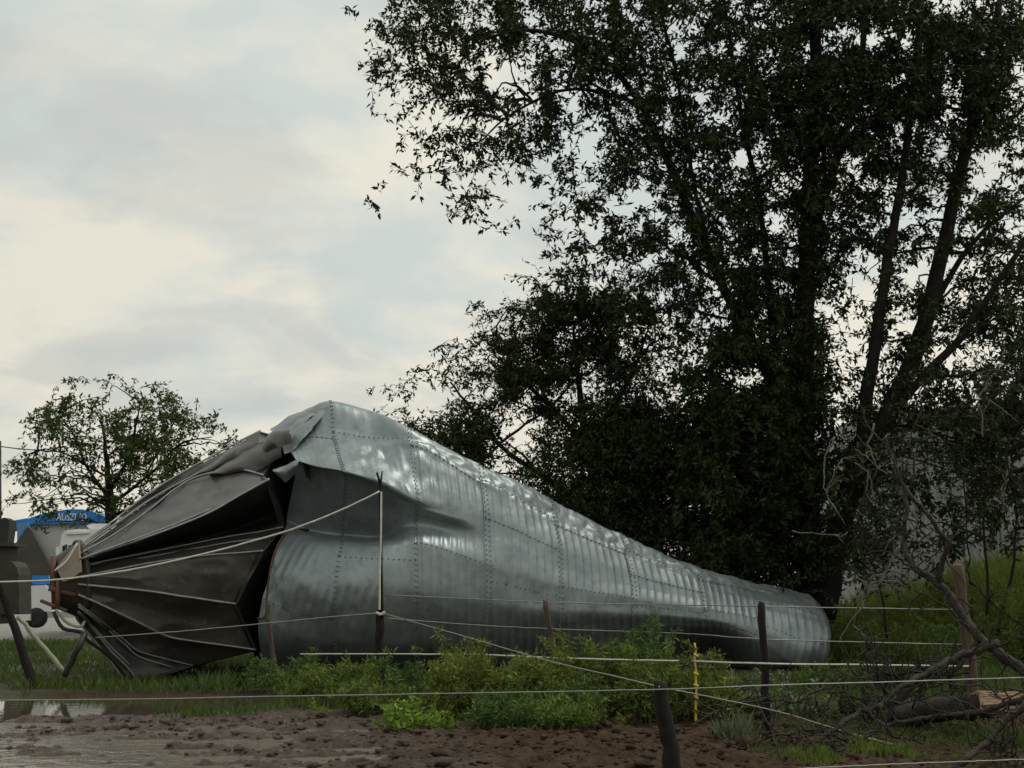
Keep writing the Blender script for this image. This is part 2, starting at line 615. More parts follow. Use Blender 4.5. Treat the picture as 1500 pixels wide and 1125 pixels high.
def height(x, y):
    x = np.asarray(x, float)
    y = np.asarray(y, float)
    mud = 1 - sstep(y, 17.0, 19.5)
    rough = vn2(x, y * 1.7, 1.15, 3, 1) * 0.07 + vn2(x * 0.8, y * 1.3, 3.0, 5, 5) * 0.09 + (np.abs(vn2(x, y, 5.5, 3, 15)) - 0.2) * 0.13
    rough = rough + np.abs(vn2(x * 0.7, y * 1.9, 2.4, 2, 9)) * 0.05 - 0.015
    left = 1 - sstep(x + 0.12 * (y - 13), -2.6, -0.2)
    base = -0.025 * left + 0.035 * (1 - left) - 0.05 * (1 - left) * sstep(vn2(x, y, 0.5, 2, 3), 0.35, 0.7)
    wig = 0.16 * vn2(x, 0 * x + 3.3, 0.9, 3, 11)
    for yr, x1, dep, wd in ((13.45, -0.9, 0.085, 0.20), (14.95, -2.6, 0.085, 0.26), (12.75, -2.8, 0.07, 0.16), (14.2, -0.2, 0.05, 0.14), (16.2, 9.0, 0.05, 0.14)):
        rough = rough - dep * np.exp(-((y - yr - wig - 0.03 * x) / wd) ** 2) * (1 - sstep(x, x1 - 0.8, x1 + 0.4))
    h = mud * (rough + base)
    # trench full of water beside the hopper
    e = ((x + 7.2) / 4.3) ** 2 + ((y - 20.0 - 0.10 * (x + 7)) / 2.2) ** 2 + 0.25 * vn2(x, y, 0.8, 3, 4)
    h = h - 0.16 * (1 - sstep(e, 0.55, 1.15))
    # verge
    h = h + (1 - mud) * 0.05 * vn2(x, y, 0.6, 3, 2) + (1 - mud) * (0.05 + 0.05 * sstep(x, -4, 0))
    # grassy bank on the right
    h = h + 1.75 * sstep(x, 7.5, 17.0) * sstep(y, 26.5, 34.0) + 0.55 * sstep(x, 6.5, 10) * sstep(y, 29, 34) + 0.30 * vn2(x, y, 0.45, 3, 12) * sstep(x, 7.0, 9.5) * sstep(y, 26.5, 30)
    return h


def axis_pts(parts):
    out = []
    for a, b_, n in parts:
        out += list(np.linspace(a, b_, n, endpoint=False))
    out.append(parts[-1][1])
    return np.array(out)


gx = axis_pts([(-1500, -60, 12), (-60, -12, 30), (-12, -8, 20), (-8, 8, 400), (8, 12, 20), (12, 60, 40), (60, 1500, 12)])
gy = axis_pts([(-300, 10, 8), (10, 11.6, 6), (11.6, 18.5, 300), (18.5, 26, 60), (26, 50, 50), (50, 120, 20), (120, 2000, 20)])
XX, YY = np.meshgrid(gx, gy)
ZZ = height(XX, YY)
gv = np.stack([XX, YY, ZZ], -1).reshape(-1, 3)
a_, b_ = XX.shape
idx = np.arange(a_ * b_).reshape(a_, b_)
gf = np.stack([idx[:-1, :-1], idx[:-1, 1:], idx[1:, 1:], idx[1:, :-1]], -1).reshape(-1, 4)
tag(obj('ground', gv, gf, gm, None, True), kind='structure')

WZ = -0.03
tag(obj('puddle_water', [(-14, 17.3, WZ), (1.6, 17.3, WZ), (1.6, 24.5, WZ), (-14, 24.5, WZ)], [(0, 1, 2, 3)], wm), kind='structure')
tag(obj('mud_water', [(-14, 9.5, WZ), (1.6, 9.5, WZ), (1.6, 17.3, WZ), (-14, 17.3, WZ)], [(0, 1, 2, 3)], wm2), kind='structure')


def ground_at(px, py):
    p = G(px, py)
    for _ in range(3):
        p = G(px, py, float(height(p[0], p[1])))
    return p


# clods of churned mud
ico_v = []
ph = (1 + 5 ** 0.5) / 2
for s1 in (-1, 1):
    for s2 in (-1, 1):
        ico_v += [(0, s1, s2 * ph), (s1, s2 * ph, 0), (s2 * ph, 0, s1)]
ico_v = unit(np.array(ico_v, float))
import itertools
dd = np.linalg.norm(ico_v[:, None] - ico_v[None], axis=-1)
edge = dd[dd > 0.1].min() * 1.05
ico_f = np.array([q for q in itertools.combinations(range(12), 3) if all(dd[q[i], q[(i + 1) % 3]] < edge for i in range(3))])
for k_ in range(len(ico_f)):
    a_, b_, c_ = ico_v[ico_f[k_]]
    if np.cross(b_ - a_, c_ - a_) @ (a_ + b_ + c_) < 0:
        ico_f[k_] = ico_f[k_][::-1]
n = 7000
cx_ = rng.uniform(-6.5, 7.5, n)
cy_ = 11.9 + rng.power(1.4, n) * 6.0
sz = rng.lognormal(-3.65, 0.5, n)
keep = height(cx_, cy_) > WZ + 0.004 * np.sin(cx_ * 9)
keep &= (cx_ > -1.8) | (rng.random(n) < 0.45)
cx_, cy_, sz = cx_[keep], cy_[keep], sz[keep]
n = len(cx_)
cen = np.stack([cx_, cy_, height(cx_, cy_) + sz * 0.05], -1)
an = rng.uniform(0, 6.28, n)
v = ico_v[None] * rng.uniform(0.75, 1.2, (n, 12, 1)) * sz[:, None, None] * np.stack([rng.uniform(1.0, 1.9, n), rng.uniform(.8, 1.2, n), rng.uniform(0.5, 0.8, n)], -1)[:, None]
v = np.stack([v[..., 0] * np.cos(an)[:, None] - v[..., 1] * np.sin(an)[:, None], v[..., 0] * np.sin(an)[:, None] + v[..., 1] * np.cos(an)[:, None], v[..., 2]], -1) + cen[:, None]
f = (ico_f[None] + 12 * np.arange(n)[:, None, None]).reshape(-1, 3)
tag(obj('mud_clods', v.reshape(-1, 3), f, gm, None, False), 'brown clods of churned wet mud across the foreground', 'mud', kind='stuff')

# ------------------------------------------------------------------ the toppled silo
silo = empty('collapsed_silo', (1.0, 27.0, 0.0),
             'crumpled galvanised grain silo lying toppled on its side, dark ribbed hopper torn at the left', 'silo')
ST = [  # stations from the torn left rim to the far right rim; eight points from top round the front to the ground
    [(400, 629, 26.2), (412, 642, 25.6), (434, 674, 24.5), (420, 762, 25.7), (416, 778, 25.0), (394, 838, 24.3), (380, 903, 24.4), (388, 988, 26.0)],
    [(442, 606, 25.9), (446, 638, 25.3), (462, 683, 24.3), (452, 776, 25.7), (450, 787, 24.7), (432, 850, 24.0), (432, 926, 24.3), (432, 992, 26.1)],
    [(482, 588, 25.7), (488, 640, 25.15), (502, 690, 23.95), (500, 783, 25.6), (500, 797, 24.35), (490, 860, 23.85), (490, 935, 24.3), (490, 994, 26.3)],
    [(536, 601, 25.9), (545, 650, 25.1), (556, 706, 23.95), (554, 786, 25.45), (555, 800, 24.15), (550, 860, 23.9), (550, 938, 24.4), (550, 994, 26.4)],
    [(594, 627, 25.32), (600, 649, 24.95), (609, 731, 24.3), (607, 768, 24.65), (607, 799, 24.2), (607, 862, 24.1), (607, 938, 24.6), (607, 994, 26.6)],
    [(700, 680, 25.66), (705, 706, 25.25), (710, 752, 24.97), (711, 790, 24.85), (712, 830, 24.7), (712, 880, 24.7), (712, 932, 25.1), (712, 991, 26.9)],
    [(802, 729, 26.42), (810, 765, 25.92), (816, 800, 25.68), (818, 830, 25.55), (819, 860, 25.4), (819, 892, 25.4), (819, 926, 25.8), (819, 986, 27.4)],
    [(905, 783, 27.13), (915, 811, 26.7), (922, 838, 26.47), (925, 858, 26.35), (926, 878, 26.2), (927, 897, 26.2), (928, 914, 26.4), (930, 975, 28.0)],
    [(1018, 831, 27.75), (1023, 848, 27.42), (1028, 866, 27.18), (1030, 880, 27.05), (1031, 893, 26.9), (1032, 905, 26.9), (1033, 915, 27.05), (1034, 958, 28.9)],
    [(1095, 852, 28.9), (1104, 866, 28.6), (1110, 880, 28.1), (1113, 895, 27.8), (1115, 910, 27.6), (1117, 926, 27.5), (1118, 940, 27.5), (1118, 988, 28.3)],
    [(1150, 864, 29.8), (1160, 876, 29.0), (1170, 890, 28.3), (1174, 910, 27.9), (1176, 930, 27.7), (1174, 950, 27.6), (1168, 971, 27.7), (1158, 993, 28.7)],
    [(1180, 872, 30.0), (1195, 884, 29.2), (1207, 903, 28.5), (1212, 921, 28.1), (1213, 938, 27.9), (1211, 955, 27.9), (1206, 973, 28.0), (1193, 994, 28.8)],
]
YC = [26.8, 26.9, 26.9, 27.0, 27.2, 27.6, 28.0, 28.4, 28.9, 29.3, 29.8, 30.0]
nrm_w = np.array([math.sin(R(15)), -math.cos(R(15)), 0])
NET = []
for st, yc in zip(ST, YC):
    fr = [P(*q) for q in st]
    ctr = fr[0] * np.array([1, 0, 1]) + np.array([0, yc, 0])
    back = []
    for q in fr[:0:-1]:
        d = (q - ctr) @ nrm_w
        back.append(q - 1.75 * d * nrm_w)
    def lerp(i_, j_, k_):
        return fr[i_] + (fr[j_] - fr[i_]) * k_
    lip = 0.10 if yc < 27.1 else (0.25 if yc < 27.3 else 0.5)
    front_pts = [fr[0], lerp(0, 1, 0.80), fr[1], lerp(1, 2, 0.16), fr[2], lerp(2, 3, lip) + (np.array([0, 0.28, 0.10]) if yc < 27.1 else 0)] + fr[3:]
    NET.append(front_pts + back)
NET = np.array(NET)                      # (12, 18, 3)
NV = NET.shape[1]
NET[..., 2] = np.maximum(NET[..., 2], 0.02)


def silo_surface(us, vs_):
    pad = np.concatenate([NET[:, -4:], NET, NET[:, :5]], 1)
    a = pchip(np.moveaxis(pad, 1, 0), vs_ % NV + 4)        # (nv, 12, 3)
    return pchip(np.moveaxis(a, 1, 0), us)                 # (nu, nv, 3)


_ref = silo_surface(np.linspace(0, 11, 1101), np.array([7.0]))[:, 0]
_arc = np.concatenate([[0], np.cumsum(np.linalg.norm(np.diff(_ref, axis=0), axis=1))])


def arc_at(us):
    return np.interp(us, np.linspace(0, 11, 1101), _arc)


def silo_patch(us, vs_, lift=0.0):
    S = silo_surface(us, vs_)
    du = np.gradient(S, axis=0)
    dv = np.gradient(S, axis=1)
    nr = unit(np.cross(dv, du))
    cen = S.mean(axis=(0, 1))
    mid = silo_surface(np.array([us.mean()]), np.arange(NV) + 0.0).mean(axis=(0, 1))
    if np.sum(nr.mean(axis=(0, 1)) * (cen - mid)) < 0:
        nr = -nr
    arc = arc_at(us)[:, None]
    vv = (vs_ % NV)[None, :]
    damp = sstep(us, 3.4, 4.6)[:, None] * sstep(np.minimum(vv, NV - vv), 0.8, 2.2) * 0.85 + 0.15
    damp = np.maximum(damp, np.exp(-((vv - 8.2) / 0.8) ** 2))
    slant = (1 - sstep(us, 3.0, 4.0))[:, None] * (vv - 7) * 0.28 * ((vv > 6.7) & (vv < 10.5))
    sn_ = np.sin(2 * math.pi * (arc + slant) / 0.19)
    d = 0.0095 * (sn_ - 0.35 * np.cos(4 * math.pi * (arc + slant) / 0.19)) * damp
    d = d + 0.04 * fbm(S * 1.1, 3, 20) + 0.014 * np.abs(fbm(S * 3.0, 4, 24))
    # crumpled skin on top between the crest and the crease, and on the bent lower left sheet
    top = np.exp(-((np.minimum(vv, NV - vv) - 0.9) / 1.0) ** 2) * sstep(us, 3.6, 5.0)[:, None]
    d = d + top * (0.07 * fbm(S * np.array([1.6, 2.6, 2.6]), 3, 31) + 0.10 * np.abs(fbm(S * np.array([2.2, 3.4, 3.4]), 3, 35)))
    low_ = np.exp(-((vv - 8.3) / 0.9) ** 2) * (1 - sstep(us, 2.6, 3.6))[:, None]
    d = d + low_ * (0.06 * fbm(S * 2.6, 3, 41))
    buck = np.exp(-((vv - 3.2) / 0.9) ** 2) * np.exp(-((us[:, None] - 3.2) / 1.2) ** 2)
    d = d + buck * 0.10 * fbm(S * 3.2, 3, 45)
    return S + nr * (d + lift)[..., None], nr


RINGS = [(0.0, 2.02), (1.98, 4.02), (3.98, 5.02), (4.98, 6.02), (5.98, 7.02), (6.98, 8.02), (7.98, 9.02), (8.98, 11.0)]
VB = [[2.4, 6.9, 8.6, 11.5, 14.0, 16.6], [1.2, 4.3, 7.4, 10.4, 13.2, 15.8]]
bolt_v, bolt_f, bolt_n = [], [], 0
for k, (u0, u1) in enumerate(RINGS):
    vb = VB[k % 2]
    for j in range(len(vb)):
        v0 = vb[j] - 0.03
        v1 = (vb[j + 1] if j + 1 < len(vb) else vb[0] + NV) + 0.03
        front = v0 < 10.5 or v1 > 17.5
        nu = max(8, int((arc_at(u1) - arc_at(u0)) / (0.026 if front else 0.08)))
        us = np.linspace(u0, u1, nu)
        vq = np.linspace(v0, v1, int((v1 - v0) * (14 if front else 5)) + 2)
        S, nr = silo_patch(us, vq, 0.006 * ((k + j) % 2) + 0.010 * (k % 2))
        MB().grid(S).build('wall_sheet', M['galv'], silo, True)
        if front:
            # bolts along the lap seams
            step_v = np.linspace(v0, v1, int((v1 - v0) * 12) + 3)
            lines = []
            if k > 0:
                B, bn = silo_patch(np.linspace(u0, u0 + 0.1, 9), step_v, 0.020)
                lines.append((B[2], bn[2]))
                lines.append((B[6 if k < 6 else 5], bn[6]))
            B, bn = silo_patch(np.linspace(u0, u1, int((arc_at(u1) - arc_at(u0)) / 0.14)), np.linspace(v0, v0 + 0.2, 6), 0.020)
            lines.append((B[:, 1], bn[:, 1]))
            for pts, ns in lines:
                ar = np.concatenate([[0], np.cumsum(np.linalg.norm(np.diff(pts, axis=0), axis=1))])
                tq = np.arange(0.05, ar[-1], 0.105)
                pts = np.stack([np.interp(tq, ar, pts[:, c_]) for c_ in range(3)], -1)
                ns = np.stack([np.interp(tq, ar, ns[:, c_]) for c_ in range(3)], -1)
                for q, nq in zip(pts, ns):
                    a = unit(np.cross(nq, [0.3, 0.2, 1.0]))
                    c_ = np.cross(nq, a)
                    r = 0.017
                    bolt_v += [q + r * a, q + r * c_, q - r * a, q - r * c_, q + nq * 0.022]
                    bolt_f += [(bolt_n, bolt_n + 1, bolt_n + 4), (bolt_n + 1, bolt_n + 2, bolt_n + 4), (bolt_n + 2, bolt_n + 3, bolt_n + 4), (bolt_n + 3, bolt_n, bolt_n + 4)]
                    bolt_n += 5
tag(obj('seam_bolts', np.array(bolt_v), bolt_f, M['bolt'], silo), kind='stuff')
# far rim hoop and end plate
rim = silo_surface(np.array([11.0]), np.linspace(0, NV, 90))[0]
MB().tube(rim + np.array([0.02, 0, 0]), 0.045, 6, False).build('rim_hoop', M['bolt'], silo, True)
cap = MB()
cc = rim.mean(0)
cap.add(np.vstack([rim - np.array([0.05, 0, 0]), cc]), [(i, i + 1, 90) for i in range(89)])
cap.build('end_plate', M['galv_dull'], silo)

# ---- the hopper: gores fanning out from the outlet neck
def hop_depth(px, py):
    px = np.asarray(px, float)
    py = np.asarray(py, float)
    k = np.clip((px - 112) / 290, 0, 1.1)
    rc = 852 - 48 * k
    hh = 56 + 128 * k
    q = np.clip((py - rc) / hh, -1, 1)
    return 24.75 + 1.9 * k - np.sqrt(1 - q * q) * (0.6 + 1.75 * k)


RIBS = [
    [(112, 805), (140, 783), (168, 763), (220, 723), (270, 692), (345, 651), (382, 632)],
    [(114, 809), (145, 786), (174, 766), (224, 731), (280, 700), (350, 664), (414, 640)],
    [(115, 814), (165, 786), (215, 751), (255, 719), (292, 699), (345, 689), (386, 697)],
    [(116, 822), (160, 807), (210, 790), (260, 772), (310, 751), (350, 728), (395, 703)],
    [(117, 830), (160, 822), (210, 812), (270, 800), (330, 788), (380, 780), (416, 773)],
    [(117, 846), (160, 838), (210, 828), (260, 820), (310, 814), (350, 811), (386, 808)],
    [(115, 857), (150, 860), (185, 864), (230, 869), (270, 875), (310, 881), (346, 886)],
    [(115, 872), (145, 885), (180, 901), (215, 918), (250, 934), (310, 944), (376, 953)],
    [(115, 886), (138, 902), (160, 919), (182, 937), (203, 954), (240, 965), (284, 976)],
    [(115, 898), (132, 916), (150, 938), (166, 957), (182, 973), (192, 985), (203, 1000)],
    [(112, 906), (126, 924), (142, 944), (156, 962), (170, 979), (178, 990), (186, 1001)],
]
OFF = [0.0, 0.10, -0.10, -0.50, 0.85, -0.10, -0.02, -0.04, -0.04, -0.03, 0.0]


def rib3(i, n=88):
    q = cr(np.array(RIBS[i], float), n)
    k = np.linspace(0, 1, n)
    return P(q[:, 0], q[:, 1], hop_depth(q[:, 0], q[:, 1]) + OFF[i] * (0.2 + k))


rib_pts = [rib3(i) for i in range(len(RIBS))]
SAG = [0.20, 0.40, 0.02, 1.5, -0.05, -0.06, 0.22, 0.16, 0.12, 0.05]
for i in range(len(RIBS) - 1):
    a, b2 = rib_pts[i], rib_pts[i + 1]
    nb = 26
    w = np.linspace(0, 1, nb)[None, :, None]
    pt = a[:, None] * (1 - w) + b2[:, None] * w
    kk = np.linspace(0, 1, len(a))[:, None]
    vee = 1 - np.abs(2 * w[..., 0] - 1) ** 1.3
    sag = SAG[i] * vee * np.sin(math.pi * np.clip(kk * 0.8 + 0.12, 0, 1)) * (0.3 + kk)
    sag = sag + 0.05 * fbm(pt * np.array([1.2, 1, 2.2]), 3, 60 + i) * np.sin(math.pi * w[..., 0]) * (0.2 + kk)
    crease = 0.18 * np.abs(fbm(pt * np.array([0.8, 0.4, 1.5]) + i * 3.3, 2, 80 + i)) + 0.02 * np.abs(fbm(pt * np.array([3.5, 1.0, 5.0]) + i * 1.3, 2, 86 + i)) * np.sin(math.pi * w[..., 0])
    pt[..., 1] += sag + crease
    MB().grid(pt).build('hopper_panel', M['hopper_grey'] if i in (0, 1, 2) else (M['hopper_brown'] if i in (5, 6, 7) else M['hopper_shade' if i == 3 else 'hopper']), silo, True)
    back = pt[::6, ::5].copy()
    back[..., 1] = 2 * (24.85 + 1.95 * np.linspace(0, 1, len(a))[::6, None]) - back[..., 1]
    if i >= 0:
        MB().grid(back).build('hopper_panel', M['hopper'], silo, True)
for i, (pl, ln) in enumerate([(0, 1.0), (1, 1.0), (2, 1.0), (3, 1.0), (4, 1.0), (5, 1.0), (6, 1.0), (7, 1.0), (8, 1.0), (9, 1.0), (10, 1.0)]):
    p = rib_pts[pl] + np.array([0, -0.03, 0.015])
    p = p + 0.012 * fbm(p * 1.5, 2, 90 + i)[:, None]
    MB().tube(p, 0.022 if i not in (6, 7) else 0.028, 4).build('seam_rib', M['rib'], silo, True)
# second ribs running close beside the first ones
for i, dy_, d in ((3, -8, 0.9), (4, 9, 0.9), (8, 9, 0.9), (9, -8, 0.8)):
    q = cr(np.array(RIBS[i], float), 40)[: int(40 * d)]
    yo = dy_ * np.linspace(0.3, 1, len(q))
    MB().tube(P(q[:, 0], q[:, 1] + yo, hop_depth(q[:, 0], q[:, 1] + yo) - 0.06 + OFF[i] * 0.5), 0.019, 4).build('seam_rib', M['rib'], silo, True)
# crumpled folds where the hopper tore off the wall
folds = [   # (upper edge, lower edge, material)
    ([(296, 690, 25.6), (340, 655, 25.7), (382, 630, 25.7)], [(298, 694, 25.4), (345, 676, 25.3), (379, 662, 25.3)], 'hopper'),
    ([(306, 694, 25.2), (360, 660, 25.3), (416, 639, 25.2)], [(310, 699, 24.9), (368, 689, 24.8), (412, 671, 24.8)], 'hopper'),
    ([(384, 652, 25.2), (398, 632, 25.4), (426, 629, 25.3)], [(392, 664, 24.9), (410, 655, 24.8), (428, 650, 24.8)], 'hopper'),
    ([(400, 688, 24.6), (418, 682, 24.4), (441, 672, 24.1)], [(404, 696, 24.5), (420, 704, 24.5), (437, 689, 24.2)], 'galv'),
    ([(395, 629, 26.2), (436, 605, 26.0), (481, 588, 25.75)], [(410, 640, 25.6), (446, 620, 25.35), (481, 591, 25.6)], 'galv'),
    ([(410, 640, 25.6), (446, 620, 25.35), (481, 591, 25.6)], [(416, 668, 24.8), (440, 650, 25.0), (482, 600, 25.5)], 'galv'),
]
for i, (up_, lo_, mm) in enumerate(folds):
    a_ = cr([P(*z_) for z_ in up_], 26)
    c_ = cr([P(*z_) for z_ in lo_], 26)
    w = np.linspace(0, 1, 14)[None, :, None]
    a_[1:-1, 2] += 0.05 * fbm(a_ * 3.3, 2, 340 + i)[1:-1]
    c_[:, 2] += 0.10 * fbm(c_ * 4.0, 2, 350 + i)
    c_[:, 0] += 0.06 * fbm(c_ * 5.0, 2, 360 + i)
    pt = a_[:, None] * (1 - w) + c_[:, None] * w
    pt[..., 1] -= 0.16 * (1 - np.abs(fbm(pt * np.array([3.5, 0.5, 1.2]) + 2.2 * i, 2, 370 + i))) * np.sin(math.pi * w[..., 0]) * (i < 4)
    bulge = np.sin(math.pi * w[..., 0])
    amp = (0.07, 0.08, 0.16, 0.05, 0.10, 0.04)[i]
    pt[..., 1] -= amp * bulge * (0.3 + np.abs(fbm(pt * np.array([1.4, 0.6, 2.0]) + i, 2, 300 + i)))
    pt[..., 2] += 0.5 * amp * bulge * fbm(pt * np.array([1.8, 0.6, 2.4]), 2, 320 + i)
    MB().grid(pt).build('torn_fold', M[mm], silo, True)
# torn red-primed edge of the wall
MB().tube(cr([P(420, 776, 24.9), P(404, 805, 24.5), P(396, 835, 24.2), P(391, 870, 24.2), P(389, 902, 24.3), P(377, 906, 24.4)], 24), 0.022, 5).build('torn_edge', M['rust'], silo, True)
# torn sleeve of plate running from the hopper edge into the wall
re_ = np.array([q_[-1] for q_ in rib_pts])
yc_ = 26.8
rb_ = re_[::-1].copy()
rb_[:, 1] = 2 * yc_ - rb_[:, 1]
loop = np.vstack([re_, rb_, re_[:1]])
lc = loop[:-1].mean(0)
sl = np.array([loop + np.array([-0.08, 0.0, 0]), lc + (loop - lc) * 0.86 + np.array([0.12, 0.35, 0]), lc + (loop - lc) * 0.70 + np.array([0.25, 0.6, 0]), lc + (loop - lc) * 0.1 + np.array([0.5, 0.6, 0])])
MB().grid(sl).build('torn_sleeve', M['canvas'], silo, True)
# added dark sheet closing the torn mouth, so no sky shows through
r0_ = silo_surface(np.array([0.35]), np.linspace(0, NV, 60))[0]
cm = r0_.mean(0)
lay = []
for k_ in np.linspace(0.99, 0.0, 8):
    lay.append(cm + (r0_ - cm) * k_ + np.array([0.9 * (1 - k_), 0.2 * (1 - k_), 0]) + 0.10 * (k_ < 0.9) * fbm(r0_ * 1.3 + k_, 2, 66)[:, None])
MB().grid(np.array(lay)).build('mouth_blocker', M['canvas'], silo, True)
# outlet neck with its slide frame
nk = MB()
ax0, ax1 = P(118, 850, 24.8), P(88, 853, 24.6)
prof = [(0.0, 0.72), (0.25, 0.70), (0.55, 0.62), (0.75, 0.56), (1.0, 0.50)]
d = unit(ax1 - ax0)
e1 = unit(np.cross(d, [0, 0, 1.0]))
e2 = np.cross(e1, d)
th = np.linspace(0, 2 * math.pi, 28, endpoint=False)
ring = np.array([[ax0 + d * s_ * 0.48 + r_ * (math.cos(q) * e1 + math.sin(q) * e2) for q in th] for s_, r_ in prof])
nk.grid(ring, True)
nk.build('outlet_neck', M['brown'], silo, True)
co = MB()
ring = np.array([[ax0 + d * s_ + r_ * (math.cos(q) * e1 + math.sin(q) * e2) for q in th] for s_, r_ in ((0.06, 0.75), (0.06, 0.80), (-0.03, 0.80), (-0.03, 0.75))])
co.grid(ring, True)
co.build('neck_flange', M['brown'], silo, True)
sh = MB()
q = [P(82, 832, 23.95), P(114, 792, 24.0), P(117, 838, 23.9), P(105, 848, 23.9), P(92, 852, 23.9)]
sh.add(np.vstack([q, np.array(q) + [0.02, 0.06, 0]]), [(0, 1, 2, 3, 4), (9, 8, 7, 6, 5)] + [(i, 5 + i, 5 + (i + 1) % 5, (i + 1) % 5) for i in range(5)])
sh.build('chute_guard', M['beige'], silo)
MB().tube(cr([P(80, 836, 23.9), P(97, 822, 23.9), P(113, 796, 23.9)], 10), 0.016, 6).build('guard_edge', M['white'], silo, True)
fr = MB()
fr.tube([P(78, 815, 24.3), P(80, 893, 24.3)], 0.06, 6)
fr.tube([P(72, 862, 24.2), P(112, 872, 24.2)], 0.05, 6)
fr.tube([P(60, 880, 24.2), P(98, 895, 24.1)], 0.035, 6)
fr.tube([P(86, 850, 24.2), P(84, 892, 24.1)], 0.05, 6)
fr.build('slide_gate_frame', M['rust'], silo, True)
# bent struts hanging under the neck
fr = MB()
fr.tube(cr([P(78, 896, 24.1), P(92, 920, 24.1), P(118, 926, 24.1), P(128, 938, 24.2), P(160, 962, 24.6), P(192, 1001, 25.0)], 20), 0.035, 6)
fr.build('hopper_strut', M['dark'], silo, True)
fr = MB()
fr.tube(cr([P(82, 893, 24.0), P(98, 912, 24.0), P(118, 918, 24.0), P(124, 910, 24.1)], 14), 0.026, 6)
fr.build('hopper_strut', M['bamboo'], silo, True)

# ------------------------------------------------------------------ trees
GRID_BIG = [   # photo opacity, cells of 50 px from x=500
    '16777788878889999999', '05677678887889999999', '03667568878899999998', '01456666788799998788',
    '01344565778789998677', '01032135578879877575', '00011025378878856466', '00000036678888756467',
    '00000036778988556578', '00000000637999446678', '00000000526999435768', '00000000038999536668',
    '00000000009999866689', '00000000009999876678', '00000000009999765566', '00000000008988653344',
    '00000000006776553200']
GRID_MID = [   # cells of 50 px from x=550, y=400
    '000057760', '000789973', '004899982', '126898893', '489726898', '289226899', '007346899', '000069999', '000007999']
GRID_UNDER = ['0003567887', '0058998999', '0489999999', '0079999999', '0006999999', '0000579999', '0000035799']
GRID_LEFT = ['00132212000', '04534546300', '06634776541', '13335778625', '45423456543', '24324645320', '03223563100', '00002574000']


def blob_gap(px, py, seed, s=60.0):
    return fbm(np.stack([px / s, py / s, 0 * px + 0.5], -1), 3, seed)


def crown(rows, x0, y0, cell, Y0, Y1, leaf_len, k=1.0, per_twig=13, twig_len=0.55, seed=0, droop=0.5, clamp_x=None):
    """twigs and leaves filling the crown volume"""
    r = np.random.default_rng(seed)
    area_leaf = None
    bx, by, bY = [], [], []
    for j, row in enumerate(rows):
        for i, ch in enumerate(row):
            d = int(ch)
            if not d:
                continue
            o = min(0.985, d / 9.3)
            cov = -math.log(1 - o)
            Ym = (Y0 + Y1) / 2
            pxl = leaf_len / Ym * F
            a = 0.085 * pxl * pxl                    # mean projected leaf area in pixels
            nt_ = cov * cell * cell / a * k / per_twig
            nt_ = int(nt_) + (r.random() < nt_ % 1)
            nt2 = int(nt_ * (2.3 if d < 8 else 1.7)) + 1
            px = x0 + (i + r.uniform(-0.12, 1.12, nt2)) * cell
            py = y0 + (j + r.uniform(-0.12, 1.12, nt2)) * cell
            g = blob_gap(px, py, 100 + seed, cell * 1.15)
            thr = -0.05 if d < 8 else -0.6
            g2 = g + r.uniform(-0.12, 0.12, nt2)
            sel = np.argsort(-g2)[:nt_]
            bx.append(px[sel])
            by.append(py[sel])
            bY.append(np.full(len(sel), 0.0))
    bx, by = np.concatenate(bx), np.concatenate(by)
    m = len(bx)
    tri = (r.random(m) + r.random(m)) / 2
    Y = Y0 + (Y1 - Y0) * tri + 1.2 * blob_gap(bx, by, 140 + seed, cell * 1.4)
    start = P(bx, by, Y)
    dirs = unit(r.normal(size=(m, 3)) * np.array([1, 1, 0.7]) + np.array([0, 0, -0.25 * droop]))
    tl = twig_len * r.uniform(0.5, 1.4, m)
    mid = start + dirs * tl[:, None] * 0.5
    end = mid + unit(dirs + np.array([0, 0, -droop])) * tl[:, None] * 0.5
    st = start - dirs * tl[:, None] * 0.2
    # twig tubes, three sided
    ring = []
    for q, rad in ((st, 0.011), (mid, 0.007), (end, 0.003)):
        a = unit(np.cross(dirs, [0.2, 0.1, 1.0]))
        c_ = np.cross(dirs, a)
        ring.append(np.stack([q + rad * (math.cos(t_) * a + math.sin(t_) * c_) for t_ in (0, 2.1, 4.2)], 1))
    tv = np.stack(ring, 1)                          # m,3,3,3
    base = (np.arange(m) * 9)[:, None]
    ff = []
    for s_ in range(2):
        for t_ in range(3):
            ff.append(np.stack([base[:, 0] + s_ * 3 + t_, base[:, 0] + s_ * 3 + (t_ + 1) % 3, base[:, 0] + s_ * 3 + 3 + (t_ + 1) % 3, base[:, 0] + s_ * 3 + 3 + t_], -1))
    tf = np.concatenate(ff)
    # leaves
    n_ = m * per_twig
    it = np.repeat(np.arange(m), per_twig)
    f = np.clip(r.random(n_) * 1.05, 0, 1)[:, None]
    pos = np.where(f < 0.5, st[it] + (mid[it] - st[it]) * f * 2, mid[it] + (end[it] - mid[it]) * (f * 2 - 1))
    ld = unit(dirs[it] * 0.5 + r.normal(size=(n_, 3)) * 0.7 + np.array([0, 0, -0.35 * droop]))
    pos = pos + r.normal(size=(n_, 3)) * 0.05 * twig_len
    lv, lf = leaf_mesh(pos, ld, r.normal(size=(n_, 3)) + np.array([0, 0, 0.8]), leaf_len * r.uniform(0.5, 1.4, n_), leaf_len * r.uniform(0.28, 0.50, n_))
    return tv.reshape(-1, 3), tf, lv, lf, start


